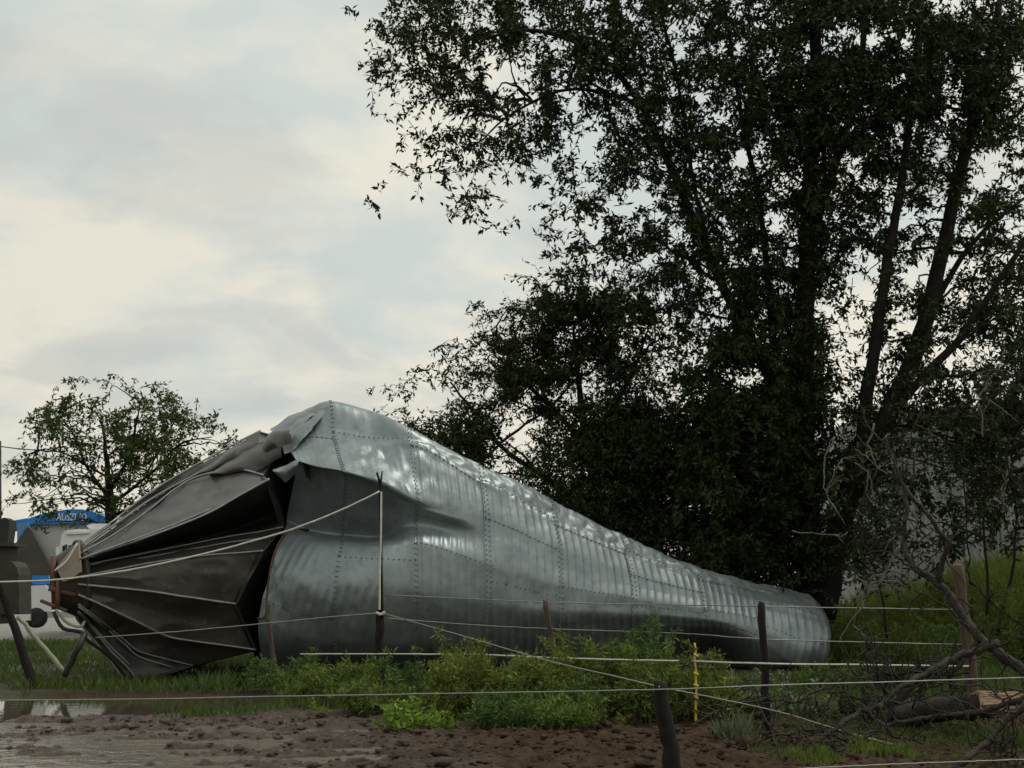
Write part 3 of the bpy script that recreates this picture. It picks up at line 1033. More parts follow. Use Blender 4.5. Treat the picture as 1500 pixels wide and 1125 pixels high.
def rough_limb(pts, r0, r1, n=None, seed=0, wob=0.05):
    pts = np.array(pts, float)
    n = n or max(8, 5 * len(pts))
    q = cr(pts, n)
    kn = np.stack([fbm(q * 1.9 + 5.1 * c_, 3, 200 + seed + 7 * c_) for c_ in range(3)], -1)
    q = q + wob * kn * np.array([1, 1, 0.6])
    rad = np.linspace(r0, r1, n) * (1 + 0.12 * fbm(q * 2.0, 2, 210 + seed))
    return q, rad


def tree(name, label, cat, base, limbs, crown_args, leafm, group=None, n_branch=80, seed=0, barkm=None, slim=0.66):
    barkm = barkm or M['bark']
    r = np.random.default_rng(900 + seed)
    root = empty(name, base, label, cat, group)
    allp = []
    for i, (pts, r0, r1) in enumerate(limbs):
        q, rad = rough_limb([P(*z_) for z_ in pts], r0 * slim, r1 * slim, seed=seed + i)
        MB().tube(q, rad, 10 if r0 > 0.15 else 7).build('trunk' if i == 0 else 'limb', barkm, root, True)
        allp.append(q[2:])
    allp = np.vstack(allp)
    tw = [crown(**ca) for ca in crown_args]
    off = 0
    tvs, tfs, lvs, lfs, sts = [], [], [], [], []
    o1 = o2 = 0
    for tv, tf, lv, lf, stt in tw:
        tvs.append(tv)
        tfs.append(tf + o1)
        o1 += len(tv)
        lvs.append(lv)
        lfs.append(lf + o2)
        o2 += len(lv)
        sts.append(stt)
    sts = np.vstack(sts)
    # boughs that carry the twigs
    br = MB()
    for q in sts[r.choice(len(sts), min(n_branch, len(sts)), replace=False)]:
        dist = np.linalg.norm((allp - q) * np.array([1, 0.8, 1.0]), axis=1) + np.where(allp[:, 2] > q[2] - 0.1, 1.5, 0)
        s_ = allp[np.argmin(dist)]
        ln = np.linalg.norm(q - s_)
        mid = (s_ + q) / 2 + np.array([0, 0, 0.14 * ln]) + r.normal(size=3) * 0.07 * ln
        c_ = cr([s_, mid, q], 9)
        c_[1:-1] += r.normal(size=(7, 3)) * 0.018 * ln
        br.tube(c_, np.linspace(min(0.055, 0.010 * ln + 0.015), 0.009, 9), 5, False)
    br.build('boughs', barkm, root, True)['kind'] = 'stuff'
    obj('twigs', np.vstack(tvs), np.vstack(tfs), barkm, root)['kind'] = 'stuff'
    obj('crown', np.vstack(lvs), np.vstack(lfs), leafm, root)
    return root


TD = 32.0
big_limbs = [
    ([(1188, 985, TD), (1190, 900, TD), (1186, 800, TD), (1178, 700, TD), (1176, 560, TD), (1180, 440, TD), (1184, 320, TD), (1190, 200, TD), (1195, 60, TD), (1190, -120, TD)], 0.60, 0.20),
    ([(1205, 905, TD - .3), (1228, 780, TD - .6), (1262, 670, TD - 1), (1302, 600, TD - 1), (1350, 490, TD - 1), (1378, 380, TD - .8), (1404, 260, TD - .5), (1440, 130, TD), (1465, 0, TD)], 0.50, 0.14),
    ([(1258, 690, TD - 1), (1268, 600, TD - 1.3), (1282, 500, TD - 1.5), (1296, 400, TD - 1.5), (1318, 280, TD - 1.2), (1335, 150, TD - 1), (1350, 0, TD - 1)], 0.28, 0.11),
    ([(1300, 615, TD - 1), (1350, 555, TD - 1.6), (1410, 490, TD - 2), (1470, 400, TD - 2.3), (1530, 310, TD - 2.5)], 0.20, 0.08),
    ([(1310, 590, TD - 1), (1372, 440, TD - .5), (1430, 350, TD), (1500, 290, TD + .5)], 0.17, 0.06),
    ([(1150, 720, TD + .5), (1138, 560, TD + .8), (1128, 440, TD + 1), (1112, 300, TD + 1.2), (1085, 160, TD + 1), (1060, 0, TD + 1)], 0.18, 0.07),
    ([(1172, 640, TD + .3), (1085, 470, TD + 1), (1040, 380, TD + 1.2), (985, 250, TD + 1), (930, 140, TD), (860, 70, TD - 1), (780, 45, TD - 1.5), (690, 60, TD - 2)], 0.25, 0.05),
    ([(1045, 390, TD + 1), (1015, 260, TD + 1), (990, 100, TD + .5), (950, -40, TD)], 0.11, 0.05),
    ([(1183, 360, TD), (1230, 220, TD - 1), (1260, 100, TD - 1), (1270, -40, TD - 1)], 0.2, 0.1),
    ([(935, 150, TD), (840, 130, TD - 1), (760, 160, TD - 1.5), (700, 210, TD - 2)], 0.09, 0.03),
]
tree('leafy_tree', 'huge dark multi-stemmed tree towering behind the right end of the silo', 'tree', P(1188, 985, TD),
     big_limbs,
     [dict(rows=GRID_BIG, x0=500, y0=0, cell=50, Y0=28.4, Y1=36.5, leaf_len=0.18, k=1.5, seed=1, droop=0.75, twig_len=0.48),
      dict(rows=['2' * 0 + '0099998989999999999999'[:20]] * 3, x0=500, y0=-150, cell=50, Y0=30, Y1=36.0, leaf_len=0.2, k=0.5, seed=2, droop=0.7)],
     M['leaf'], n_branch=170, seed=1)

MD = 34.0
tree('leafy_tree', 'rounded dark green tree rising just behind the silo crest', 'tree', P(900, 935, MD),
     [([(905, 935, MD), (900, 820, MD), (880, 740, MD), (860, 660, MD), (850, 580, MD), (840, 490, MD)], 0.32, 0.08),
      ([(885, 760, MD), (800, 700, MD - .5), (735, 655, MD - 1), (690, 600, MD - 1), (660, 560, MD - 1)], 0.15, 0.04),
      ([(850, 640, MD), (770, 560, MD - .6), (725, 520, MD - 1)], 0.12, 0.04),
      ([(690, 690, MD - 1), (745, 640, MD - 1), (800, 600, MD - .8), (840, 560, MD)], 0.07, 0.04),
      ([(862, 650, MD), (920, 560, MD + .5), (950, 480, MD + .8)], 0.13, 0.04)],
     [dict(rows=GRID_MID, x0=550, y0=400, cell=50, Y0=31.5, Y1=36.0, leaf_len=0.15, k=1.15, seed=3, droop=0.6)],
     M['leaf_mid'], n_branch=110, seed=20)

tree('understory_shrub', 'dense dark thicket of leaves behind the lower crest of the silo', 'shrub', P(1040, 935, 33.0),
     [([(1040, 940, 33), (1035, 860, 33), (1020, 770, 33), (1010, 690, 33)], 0.12, 0.04),
      ([(1060, 940, 33), (1080, 850, 33), (1100, 760, 33), (1105, 680, 33)], 0.12, 0.04),
      ([(1000, 940, 33.4), (950, 860, 33.4), (920, 790, 33.4), (905, 720, 33.4)], 0.10, 0.03)],
     [dict(rows=GRID_UNDER, x0=700, y0=570, cell=50, Y0=30.6, Y1=35.0, leaf_len=0.15, k=1.35, seed=5, droop=0.6)],
     M['leaf_mid'], n_branch=50, seed=30)

LD = 52.0
tree('airy_tree', 'airy feathery tree standing alone on the left behind the blue-topped building', 'tree', P(165, 905, LD),
     [([(166, 905, LD), (164, 800, LD), (161, 745, LD), (158, 705, LD), (156, 670, LD), (150, 620, LD)], 0.46, 0.07),
      ([(162, 735, LD), (125, 680, LD), (110, 640, LD), (85, 605, LD)], 0.12, 0.04),
      ([(160, 720, LD), (190, 665, LD), (200, 620, LD), (205, 590, LD)], 0.13, 0.04),
      ([(163, 740, LD), (225, 690, LD), (265, 650, LD), (310, 640, LD)], 0.12, 0.03),
      ([(158, 700, LD), (95, 665, LD), (55, 660, LD)], 0.08, 0.03),
      ([(210, 700, LD), (245, 640, LD), (260, 605, LD)], 0.07, 0.03)],
     [dict(rows=GRID_LEFT, x0=15, y0=555, cell=30, Y0=49.5, Y1=55, leaf_len=0.23, k=1.75, per_twig=15, twig_len=0.85, seed=7, droop=0.35)],
     M['leaf_far'], n_branch=110, seed=40)

# shrub in front of the shed on the right
GRID_R = ['0000133456', '0013456778', '0224667888', '2334678888', '3345667877', '4443455665', '5441233443', '5520000010', '4410000000']
tree('tangled_shrub', 'thin tangled shrub with bare twigs in front of the grey shed', 'shrub', P(1440, 935, 27.5),
     [([(1440, 935, 27.5), (1448, 850, 27.5), (1440, 760, 27.5), (1450, 680, 27.5), (1430, 600, 27.5)], 0.06, 0.02),
      ([(1460, 930, 27.3), (1480, 850, 27.3), (1490, 760, 27.3), (1475, 660, 27.3), (1490, 560, 27.3)], 0.06, 0.02),
      ([(1300, 935, 27.0), (1290, 870, 27.0), (1270, 800, 27), (1262, 740, 27)], 0.05, 0.015)],
     [dict(rows=GRID_R, x0=1220, y0=480, cell=40 if False else 45, Y0=26.3, Y1=29.5, leaf_len=0.13, k=0.62, per_twig=11, twig_len=0.45, seed=9, droop=0.5)],
     M['leaf_dull'], n_branch=70, seed=50)

# ------------------------------------------------------------------ shed on the right
shed = empty('grey_shed', P(1420, 880, 43.0) * np.array([1, 1, 0]), 'long pale grey sheet-metal shed behind the tree on the right', 'shed')
sx0 = P(1262, 800, 43.0)[0]
ztop = P(1400, 612, 43.0)[2]
npan = 9
pw = 1.62
for i in range(npan):
    mb = MB()
    x0 = sx0 + i * pw
    xs = np.linspace(x0 + 0.012, x0 + pw - 0.012, 25)
    prof = 43.0 - 0.02 * (np.sin((xs - x0) / 0.27 * 2 * math.pi) > 0.55)
    gridp = np.stack([np.stack([xs, prof, 0 * xs + z_], -1) for z_ in (0.0, ztop * 0.5, ztop)])
    mb.grid(gridp)
    mb.build('wall_panel', M['shed'], shed)
    MB().box((x0 - 0.035, 42.93, 0), (x0 + 0.035, 42.975, ztop)).build('cover_strip', M['shed'], shed)
MB().box((sx0 - 0.2, 42.8, ztop), (sx0 + npan * pw + 0.2, 43.3, ztop + 0.22)).build('gutter', M['galv_dull'], shed)
MB().add([(sx0 - 0.3, 42.7, ztop + 0.22), (sx0 + npan * pw + .3, 42.7, ztop + 0.22), (sx0 + npan * pw + .3, 49, ztop + 1.3), (sx0 - .3, 49, ztop + 1.3)], [(0, 1, 2, 3)]).build('roof', M['shed'], shed)
MB().box((sx0, 43.1, 0), (sx0 + 0.1, 49, ztop)).build('side_wall', M['shed'], shed)

# ------------------------------------------------------------------ left background: building, truck, tank
BD = 62.0
bld = empty('blue_topped_building', P(95, 900, BD) * np.array([1, 1, 0]), 'pale grey building with a blue arched fascia and white lettering at the far left', 'building')


def face_poly(pix, Y, depth):
    q = np.array([P(a, c_, Y) for a, c_ in pix])
    m = len(q)
    bq = q + np.array([0, depth, 0])
    return np.vstack([q, bq]), [tuple(range(m))[::-1], tuple(range(m, 2 * m))] + [(j, (j + 1) % m, m + (j + 1) % m, m + j) for j in range(m)]


arch = [(40, 768)] + [(x_, y_) for x_, y_ in ((40, 760), (60, 753), (80, 749), (100, 746), (120, 746), (135, 749), (150, 755), (164, 762))] + [(168, 768)]
fascia = MB().add(*face_poly(arch, BD - 0.25, 4.0)).build('arched_fascia', M['blue'], bld)
MB().add(*face_poly([(41, 768), (41, 905), (200, 905), (200, 768)], BD, 9.0)).build('front_wall', M['greywall'], bld)
MB().add(*face_poly([(0, 765), (22, 762), (40, 759), (40, 768), (24, 772), (0, 775)], BD + 0.6, 6.0)).build('side_fascia', M['blue'], bld)
MB().add(*face_poly([(25, 766), (40, 766), (40, 774), (31, 797), (25, 797)], BD - 0.6, 0.4)).build('blue_flap', M['bluel'], bld)
MB().add(*face_poly([(40, 771), (46, 776), (76, 834), (80, 860), (20, 900), (20, 800)], BD - 0.9, 0.3)).build('tarpaulin', M['tarp'], bld)
MB().add(*face_poly([(138, 749), (143, 748), (151, 752), (149, 754), (139, 752)], BD - 0.5, 0.2)).build('fascia_patch', M['white'], bld)
fc = bpy.data.curves.new('fascia_lettering', 'FONT')
fc.body = 'AUSZLSD'
fc.size = 0.50
fc.extrude = 0.02
fc.space_character = 1.0
fc.align_x = 'CENTER'
fc.align_y = 'CENTER'
fc.materials.append(M['white'])
tmp = bpy.data.objects.new('tmp_text', fc)
COL.objects.link(tmp)
bpy.context.view_layer.update()
fm = bpy.data.meshes.new_from_object(tmp.evaluated_get(bpy.context.evaluated_depsgraph_get()))
bpy.data.objects.remove(tmp)
fm.name = 'fascia_lettering'
if not fm.materials:
    fm.materials.append(M['white'])
fo = bpy.data.objects.new('fascia_lettering', fm)
COL.objects.link(fo)
fo.parent = fascia
fo.location = Vector(P(105, 758, BD - 0.30)) - Vector(bld.location)
fo.rotation_euler = (R(90), 0, 0)
fo.scale = (0.72, 1, 1)

# white truck in front of that building
TY = 50.0
trk = empty('parked_truck', P(120, 910, TY) * np.array([1, 1, 0]), 'white truck cab half hidden behind the torn hopper', 'truck')
cab = [(88, 800), (90, 784), (95, 777), (112, 775), (150, 775), (176, 778), (180, 800), (180, 850), (88, 850)]
MB().add(*face_poly(cab, TY, 2.2)).build('cab', M['white'], trk)
MB().add(*face_poly([(96, 780), (113, 778), (130, 779), (130, 781), (96, 783)], TY - 0.1, 0.1)).build('roof_visor', M['white'], trk)
MB().add(*face_poly([(126, 770), (134, 767), (156, 767), (170, 770), (168, 775), (132, 775)], TY + 0.3, 1.4)).build('air_deflector', M['white'], trk)
MB().add(*face_poly([(91, 800), (98, 797), (98, 816), (93, 822)], TY - 0.03, 0.1)).build('window', M['glass'], trk)
MB().add(*face_poly([(100, 799), (122, 796), (122, 818), (100, 820)], TY - 0.03, 0.1)).build('window', M['glass'], trk)
MB().add(*face_poly([(82, 802), (86, 800), (86, 822), (82, 824)], TY - 0.4, 0.2)).build('wing_mirror', M['white'], trk)
for wx in (100, 165):
    w = MB()
    c0 = P(wx, 866, TY)
    thh = np.linspace(0, 2 * math.pi, 24, endpoint=False)
    ring = np.array([[c0 + np.array([r_ * math.cos(q), yy, r_ * math.sin(q)]) for q in thh] for r_, yy in ((0.2, 0.0), (0.5, 0.0), (0.5, 0.3), (0.2, 0.3))])
    w.grid(ring, True).build('wheel', M['rubber'], trk, True)
MB().add(*face_poly([(88, 850), (180, 850), (180, 858), (88, 858)], TY + .1, 1.8)).build('chassis', M['dark'], trk)

# blue and white van closer in
VY = 38.0
van = empty('parked_van', P(58, 915, VY) * np.array([1, 1, 0]), 'white van with a blue stripe between the brown tank and the hopper outlet', 'van')
MB().add(*face_poly([(43, 866), (46, 858), (66, 857), (72, 864), (76, 872), (76, 896), (43, 896)], VY, 1.7)).build('body', M['white'], van)
MB().add(*face_poly([(47, 843), (71, 843), (74, 856), (47, 856)], VY + 0.1, 1.6)).build('roof_band', M['blue'], van)
MB().add(*face_poly([(73, 856), (80, 858), (84, 870), (77, 868)], VY - 0.02, 0.1)).build('window', M['glass'], van)
c0 = P(52, 905, VY - 0.05)
thh = np.linspace(0, 2 * math.pi, 24, endpoint=False)
wh = MB().grid(np.array([[c0 + np.array([r_ * math.cos(q), yy, r_ * math.sin(q)]) for q in thh] for r_, yy in ((0.0, 0.0), (0.16, 0.0), (0.30, 0.0), (0.30, 0.2), (0.05, 0.2))]), True).build('wheel', M['rubber'], van, True)
MB().add(*face_poly([(24, 899), (43, 898), (43, 909), (24, 908)], VY - 0.2, 0.6)).build('bumper', M['white'], van)

# brown tank with canvas on top
KY = 31.0
tank = empty('brown_tank', P(8, 910, KY) * np.array([1, 1, 0]), 'rusty brown feed tank with rounded lid at the far left edge', 'tank')


def lathe(cx0, prof, Y, n=28):
    cen = P(cx0, 880, Y)
    ring = []
    for py, rpx in prof:
        z_ = P(cx0, py, Y)[2]
        rr = rpx / F * Y
        ring.append([(cen[0] + rr * math.cos(q), Y + rr * math.sin(q), z_) for q in np.linspace(0, 2 * math.pi, n, endpoint=False)])
    return np.array(ring)


MB().add(*face_poly([(-60, 900), (-60, 823), (8, 821), (18, 823), (24, 830), (27, 842), (28, 900)], KY - 0.4, 0.8)).build('tank_shell', M['brown'], tank)
MB().add(*face_poly([(-60, 823), (-60, 800), (12, 800), (10, 823)], KY - 0.3, 0.6)).build('hatch_box', M['brown'], tank)
MB().add(*face_poly([(-60, 800), (-60, 795), (0, 793), (20, 795), (20, 800)], KY - 0.45, 0.85)).build('lid', M['wood'], tank)
MB().box(tuple(P(-30, 899, KY - .4)), tuple(P(20, 913, KY + .4) * np.array([1, 1, 1]) * 1.0)).build('skid', M['dark'], tank)
MB().add(*face_poly([(-30, 772), (-8, 764), (6, 758), (14, 762), (13, 776), (10, 797), (-30, 797)], 36.0, 0.5)).build('loader_canvas', M['canvas'], tank)

# thin utility pole at the left edge of the frame
up = empty('utility_pole', P(-1, 905, 58) * np.array([1, 1, 0]), 'thin dark utility pole cut by the left edge of the frame', 'utility pole')
MB().tube([P(-1, 910, 58), P(-1, 646, 58)], [0.12, 0.09], 8).build('pole', M['dark'], up, True)
MB().tube(cr([P(0, 654, 58), P(25, 657, 58), P(55, 659, 58), P(95, 655, 58)], 12), 0.025, 4).build('cable', M['dark'], up)

# ------------------------------------------------------------------ fence posts and lines
def post(name, label, cat, pts, r0, r1, m, n=9, seed=0, group=None, extra=None):
    pts = np.array(pts)
    root = empty(name, pts[0], label, cat, group)
    q = cr(pts, 14) + 0.006 * rng.normal(size=(14, 3))
    rad = np.linspace(r0, r1, 14) * (1 + 0.04 * rng.normal(size=14))
    mb = MB().tube(q, rad, n)
    vv = np.concatenate(mb.v)
    vv[-n:, 2] += rng.uniform(-0.03, 0.02, n)
    mb.v = [vv]
    mb.build('shaft', m, root, True)
    return root


D0 = float(G(975, 1150)[1])
near = post('fence_post', 'short thick dark wooden post nearest the camera, right of centre', 'fence post',
            [P(985, 1160, D0), P(981, 1090, D0), P(972, 1045, D0), P(966, 1000, D0)], 0.085, 0.058, M['wood_dark'], 9)
D1 = 20.2
tall = post('fence_post', 'dark post with a tall thin forked stick lashed on, in front of the silo', 'fence post',
            [P(559, 1036, D1), P(558, 980, D1), P(556, 935, D1), P(556, 893, D1)], 0.078, 0.066, M['wood_dark'], 8)
MB().tube(cr([P(559, 905, D1 - .06), P(558, 820, D1 - .06), P(557, 740, D1 - .06), P(556, 708, D1 - .06), P(552, 692, D1 - .06)], 16), np.linspace(0.034, 0.016, 16), 6).build('forked_stick', M['wood_dark'], tall, True)
MB().tube([P(557, 712, D1 - .06), P(560, 690, D1 - .06)], [0.018, 0.012], 6).build('forked_stick', M['wood_dark'], tall, True)
MB().tube(cr([P(558.5, 720, D1 - .11), P(558, 780, D1 - .11), P(556.5, 840, D1 - .11), P(556, 893, D1 - .11)], 14), 0.017, 6).build('lashing_tape', M['rope'], tall)
MB().tube(cr([P(551, 897, D1 - .09), P(558, 900, D1 - .11), P(564, 896, D1 - .09)], 6), 0.022, 6).build('insulator', M['rope'], tall)
D2 = 19.6
post('fence_post', 'slim weathered post leaning left beside the weeds, mid-fence', 'fence post', [P(827, 1035, D2), P(815, 975, D2), P(806, 925, D2), P(798, 880, D2)], 0.045, 0.04, M['wood'], 7)
D3 = float(ground_at(1121, 1070)[1])
post('fence_post', 'dark upright post in front of the far rim of the silo', 'fence post', [P(1124, 1076, D3), P(1121, 1010, D3), P(1118, 945, D3), P(1114, 884, D3)], 0.050, 0.044, M['wood_dark'], 8)
D4 = 17.6
post('fence_post', 'thick round brown post standing among the fallen branches at the right', 'fence post', [P(1424, 1075, D4), P(1422, 980, D4), P(1411, 900, D4), P(1402, 826, D4)], 0.092, 0.078, M['wood_brown'], 10)
D5 = 22.5
post('fence_post', 'crooked thin stick before the torn edge of the silo wall', 'fence post', [P(402, 985, D5), P(399, 955, D5), P(394, 915, D5), P(393, 882, D5)], 0.05, 0.038, M['wood'], 7)
D6 = float(ground_at(48, 1006)[1]) - 0.3
post('fence_post', 'dark post leaning hard to the left beside the puddle', 'fence post', [P(50, 1010, D6), P(36, 965, D6), P(18, 910, D6), P(0, 858, D6), P(-6, 835, D6)], 0.085, 0.065, M['wood_dark'], 8)
D7 = 23.6
post('leaning_pole', 'pale bamboo-like pole propped slantwise left of the hopper', 'pole', [P(97, 988, D7), P(70, 955, D7), P(48, 930, D7), P(26, 902, D7)], 0.05, 0.04, M['bamboo'], 7)
post('leaning_pole', 'short black stake meeting the pale pole at the ground', 'pole', [P(94, 990, D7 - .2), P(104, 970, D7 - .2), P(116, 945, D7 - .2), P(124, 928, D7)], 0.06, 0.06, M['dark'], 7)
D8 = 16.6
ye = post('marker_stake', 'thin yellow plastic fence stake among the green weeds', 'stake', [P(1019, 1064, D8), P(1019, 1020, D8), P(1019, 985, D8), P(1018, 943, D8)], 0.019, 0.015, M['yellow'], 6)
for py_ in (958, 985, 1002, 1020, 1040):
    MB().tube([P(1016, py_, D8 - .02), P(1023, py_ + 3, D8 - .02)], 0.02, 5).build('wire_clip', M['orange'] if py_ == 1020 else M['yellow'], ye)


def strand(name, label, cat, pts, r, m, n=60, wob=0.0015, group=None):
    q = cr(np.array(pts), n)
    q = q + wob * rng.normal(size=(n, 3)) * np.array([0, 0, 1])
    o = MB().tube(q, r, 5).build(name, m, None, True)
    return tag(o, label, cat, group)


strand('fence_tape', 'thick white tape sagging from the forked stick to the left edge', 'tape',
       [P(556, 720, D1 - .1), P(500, 747, D1 - .1), P(440, 771, D1 - .1), P(390, 787, D1), P(300, 811, D1), P(200, 833, D1), P(112, 846, D1), P(50, 851, D1), P(-40, 853, D1)], 0.017, M['rope'])
strand('fence_tape', 'long white tape running level across the weeds below the silo', 'tape',
       [P(440, 958, 21.5), P(556, 958, D1 - .09), P(700, 959, 18.4), P(822, 964, 17.5), P(930, 967, 16.9), P(1020, 968.5, D8 - .03), P(1118, 972, D3 - .07), P(1270, 974, 16.6), P(1419, 976, D4 - .1)], 0.013, M['rope'])
strand('fence_wire', 'taut wire crossing the whole front low over the puddle to the right edge', 'wire',
       [P(-40, 1026, 14.0), P(200, 1024, 13.4), P(400, 1020, 12.8), P(700, 1015, 11.8), P(966, 1010, D0 - .08), P(1120, 1004, 11.2), P(1300, 999, 11.6), P(1540, 991, 12.2)], 0.0065, M['wire'], wob=0.001)
strand('fence_wire', 'slack wire slanting down from the tall post to the near post', 'wire',
       [P(560, 898, D1 - .1), P(680, 932, 17.8), P(800, 967, 15.0), P(890, 988, 13.0), P(966, 1006, D0 - .07)], 0.0065, M['wire'], wob=0.001)
strand('fence_wire', 'faint wire running left from the tall post across the dark hopper', 'wire',
       [P(556, 898, D1 - .1), P(480, 904, 20.8), P(400, 912, 21.5), P(260, 925, 22), P(140, 934, 22.3), P(20, 880, 22.4)][:5], 0.010, M['wire'])
strand('fence_wire', 'thin upper wire passing across the middle of the silo wall', 'wire',
       [P(560, 871, D1), P(800, 882, D2), P(1000, 886, 19), P(1116, 888, D3), P(1280, 891, 17.9), P(1408, 893, D4)], 0.008, M['wire'])
strand('fence_wire', 'thin middle wire passing along the shadowed foot of the silo', 'wire',
       [P(560, 905, D1), P(690, 915, 20), P(806, 921, D2), P(1000, 928, 19), P(1118, 936, D3), P(1320, 942, 17.8), P(1415, 944, D4)], 0.008, M['wire'])
strand('fence_wire', 'lowest wire cutting the bottom right corner', 'wire',
       [P(1080, 1131, 10.2), P(1250, 1122, 10.3), P(1400, 1116, 10.4), P(1540, 1111, 10.5)], 0.0055, M['wire'], wob=0.001)
strand('fence_wire', 'loose wire slanting from the near post down into the brambles', 'wire',
       [P(985, 1010, D0), P(1060, 1025, 12.5), P(1150, 1045, 13.2), P(1260, 1078, 13.6), P(1400, 1112, 13.6)], 0.007, M['wire'])

# ------------------------------------------------------------------ weeds and bushes
def weed(label, px, py, top, wpx, m, style='fern', n_stem=26, seed=0, cat='weed', name='weed_plant', group=None, depth=None):
    r = np.random.default_rng(3000 + seed)
    b0 = ground_at(px, py) if depth is None else P(px, py, depth)
    b0[2] = height(b0[0], b0[1])
    Y = b0[1]
    H = float(P(px, top, Y)[2] - b0[2])
    W = wpx / F * Y
    root = empty(name, b0, label, cat, group)
    stems = MB()
    lp, ld, ll_, lw = [], [], [], []
    n_stem = int(n_stem * 0.95)
    for i in range(n_stem):
        a = r.uniform(0, 6.283)
        rr = math.sqrt(r.random())
        foot = b0 + np.array([math.cos(a), math.sin(a), 0]) * rr * W * 0.34
        foot[2] = height(foot[0], foot[1]) - 0.02
        hh = H * (1 - 0.25 * rr ** 2) * (0.38 + 0.62 * r.random() ** 1.5)
        if i == 0:
            hh = H
        lean = np.array([math.cos(a), math.sin(a), 0]) * rr * W * 0.22 + r.normal(size=3) * np.array([0.06, 0.06, 0]) * H
        tip = foot + lean + np.array([0, 0, hh])
        q = cr([foot, (foot + tip) / 2 - lean * 0.22, tip], 8)
        if style != 'grass':
            stems.tube(q, np.linspace(0.009, 0.003, 8), 4, False)
        if style == 'fern':
            # side shoots with rows of small leaves
            ns = max(8, int(hh / 0.030))
            for t_ in r.uniform(0.12, 1.0, ns):
                k = t_ * 7
                i0 = min(int(k), 6)
                p0 = q[i0] + (q[i0 + 1] - q[i0]) * (k - i0)
                a2 = r.uniform(0, 6.283)
                L_ = (0.30 - 0.17 * t_) * r.uniform(0.6, 1.2) * min(1, H / 0.7 + 0.2)
                dsh = unit(np.array([math.cos(a2), math.sin(a2), r.uniform(0.35, 1.5)]))
                m_ = 9
                f = np.linspace(0.1, 1, m_)[:, None]
                pp = p0 + dsh * L_ * f + np.array([0, 0, -0.10]) * L_ * f ** 2
                lp.append(pp)
                ld.append(dsh * 0.6 + r.normal(size=(m_, 3)) * 0.6)
                ll_.append(np.full(m_, 0.085) * r.uniform(0.6, 1.35, m_))
                lw.append(np.full(m_, 0.021) * r.uniform(0.7, 1.4, m_))
        elif style == 'broad':
            ns = max(10, int(hh / 0.014))
            t_ = r.uniform(0.15, 1.0, ns)
            i0 = np.minimum((t_ * 7).astype(int), 6)
            pp = q[i0] + (q[i0 + 1] - q[i0]) * (t_ * 7 - i0)[:, None]
            a2 = r.uniform(0, 6.283, ns)
            lp.append(pp)
            ld.append(np.stack([np.cos(a2), np.sin(a2), r.uniform(0.1, 1.1, ns)], -1))
            ll_.append(r.uniform(0.05, 0.10, ns))
            lw.append(r.uniform(0.026, 0.046, ns))
        else:
            ns = 16
            a2 = r.uniform(0, 6.283, ns)
            lp.append(foot + r.normal(size=(ns, 3)) * np.array([0.04, 0.04, 0]))
            ld.append(np.stack([np.cos(a2) * 0.45, np.sin(a2) * 0.45, np.ones(ns)], -1) + lean * 0.5)
            ll_.append(hh * r.uniform(0.5, 1.1, ns))
            lw.append(r.uniform(0.012, 0.022, ns))
    if stems.n:
        stems.build('stems', M['stem'], root, True)['kind'] = 'stuff'
    lp, ld = np.vstack(lp), np.vstack(ld)
    ll_, lw = np.concatenate(ll_), np.concatenate(lw)
    lv, lf = leaf_mesh(lp, ld, r.normal(size=lp.shape) + np.array([0, 0, 1.0]), ll_, lw)
    obj('foliage', lv, lf, m, root)
    return root


weed('spiky green weed clump at the foot of the crooked stick', 412, 1012, 950, 105, M['weed_blue'], 'fern', 26, 1)
weed('low dark grass tuft under the hopper beside the puddle', 300, 1010, 968, 120, M['weed_blue'], 'grass', 40, 2)
weed('grey-green weed clump left of the tall post', 505, 1030, 958, 115, M['weed'], 'fern', 30, 3)
weed('shaded weed clump just behind the tall post', 585, 1012, 950, 90, M['weed_blue'], 'fern', 24, 4)
weed('small bright lime-green leafy bush at the edge of the mud', 600, 1066, 1019, 92, M['weed_bright'], 'broad', 60, 5, 'bush', 'leafy_bush')
weed('little bright sprig beside the lime-green bush', 650, 1068, 1036, 40, M['weed_bright'], 'broad', 12, 6, 'bush', 'leafy_bush')
weed('tall yellow-green weed with a pale central stalk', 712, 1052, 922, 135, M['weed_yellow'], 'fern', 34, 7)
weed('bushy olive weed between the pale stalk and the leaning post', 772, 1056, 962, 110, M['weed'], 'fern', 30, 8)
weed('low dark weed at the base of the leaning slim post', 845, 1056, 985, 105, M['weed_blue'], 'fern', 26, 9)
weed('tallest dark green weed reaching the hollow under the silo', 930, 1046, 903, 120, M['weed_blue'], 'fern', 38, 10)
weed('green weed just left of the yellow stake', 992, 1052, 940, 90, M['weed'], 'fern', 28, 11)
weed('yellowish weed right of the yellow stake', 1046, 1052, 955, 78, M['weed_yellow'], 'fern', 22, 12)
weed('pale silvery grass tuft left of the dark upright post', 1078, 1086, 1030, 90, M['weed_pale'], 'grass', 34, 13)
weed('dull bramble behind the dark upright post', 1160, 1052, 978, 110, M['weed_pale'], 'broad', 34, 14, 'bramble', 'bramble_bush')
weed('dull bramble under the fallen grey branch', 1245, 1062, 985, 120, M['leaf_dull'], 'broad', 36, 15, 'bramble', 'bramble_bush')
weed('bright short grass patch under the lowest fallen branch', 1190, 1118, 1078, 120, M['grass_y'], 'grass', 60, 16, 'grass tuft', 'grass_tuft')
weed('bright short grass tuft in the bottom right foreground', 1290, 1112, 1074, 120, M['grass_y'], 'grass', 60, 17, 'grass tuft', 'grass_tuft')
weed('green grass tuft at the foot of the thick brown post', 1470, 1100, 1050, 110, M['grass'], 'grass', 60, 18, 'grass tuft', 'grass_tuft')
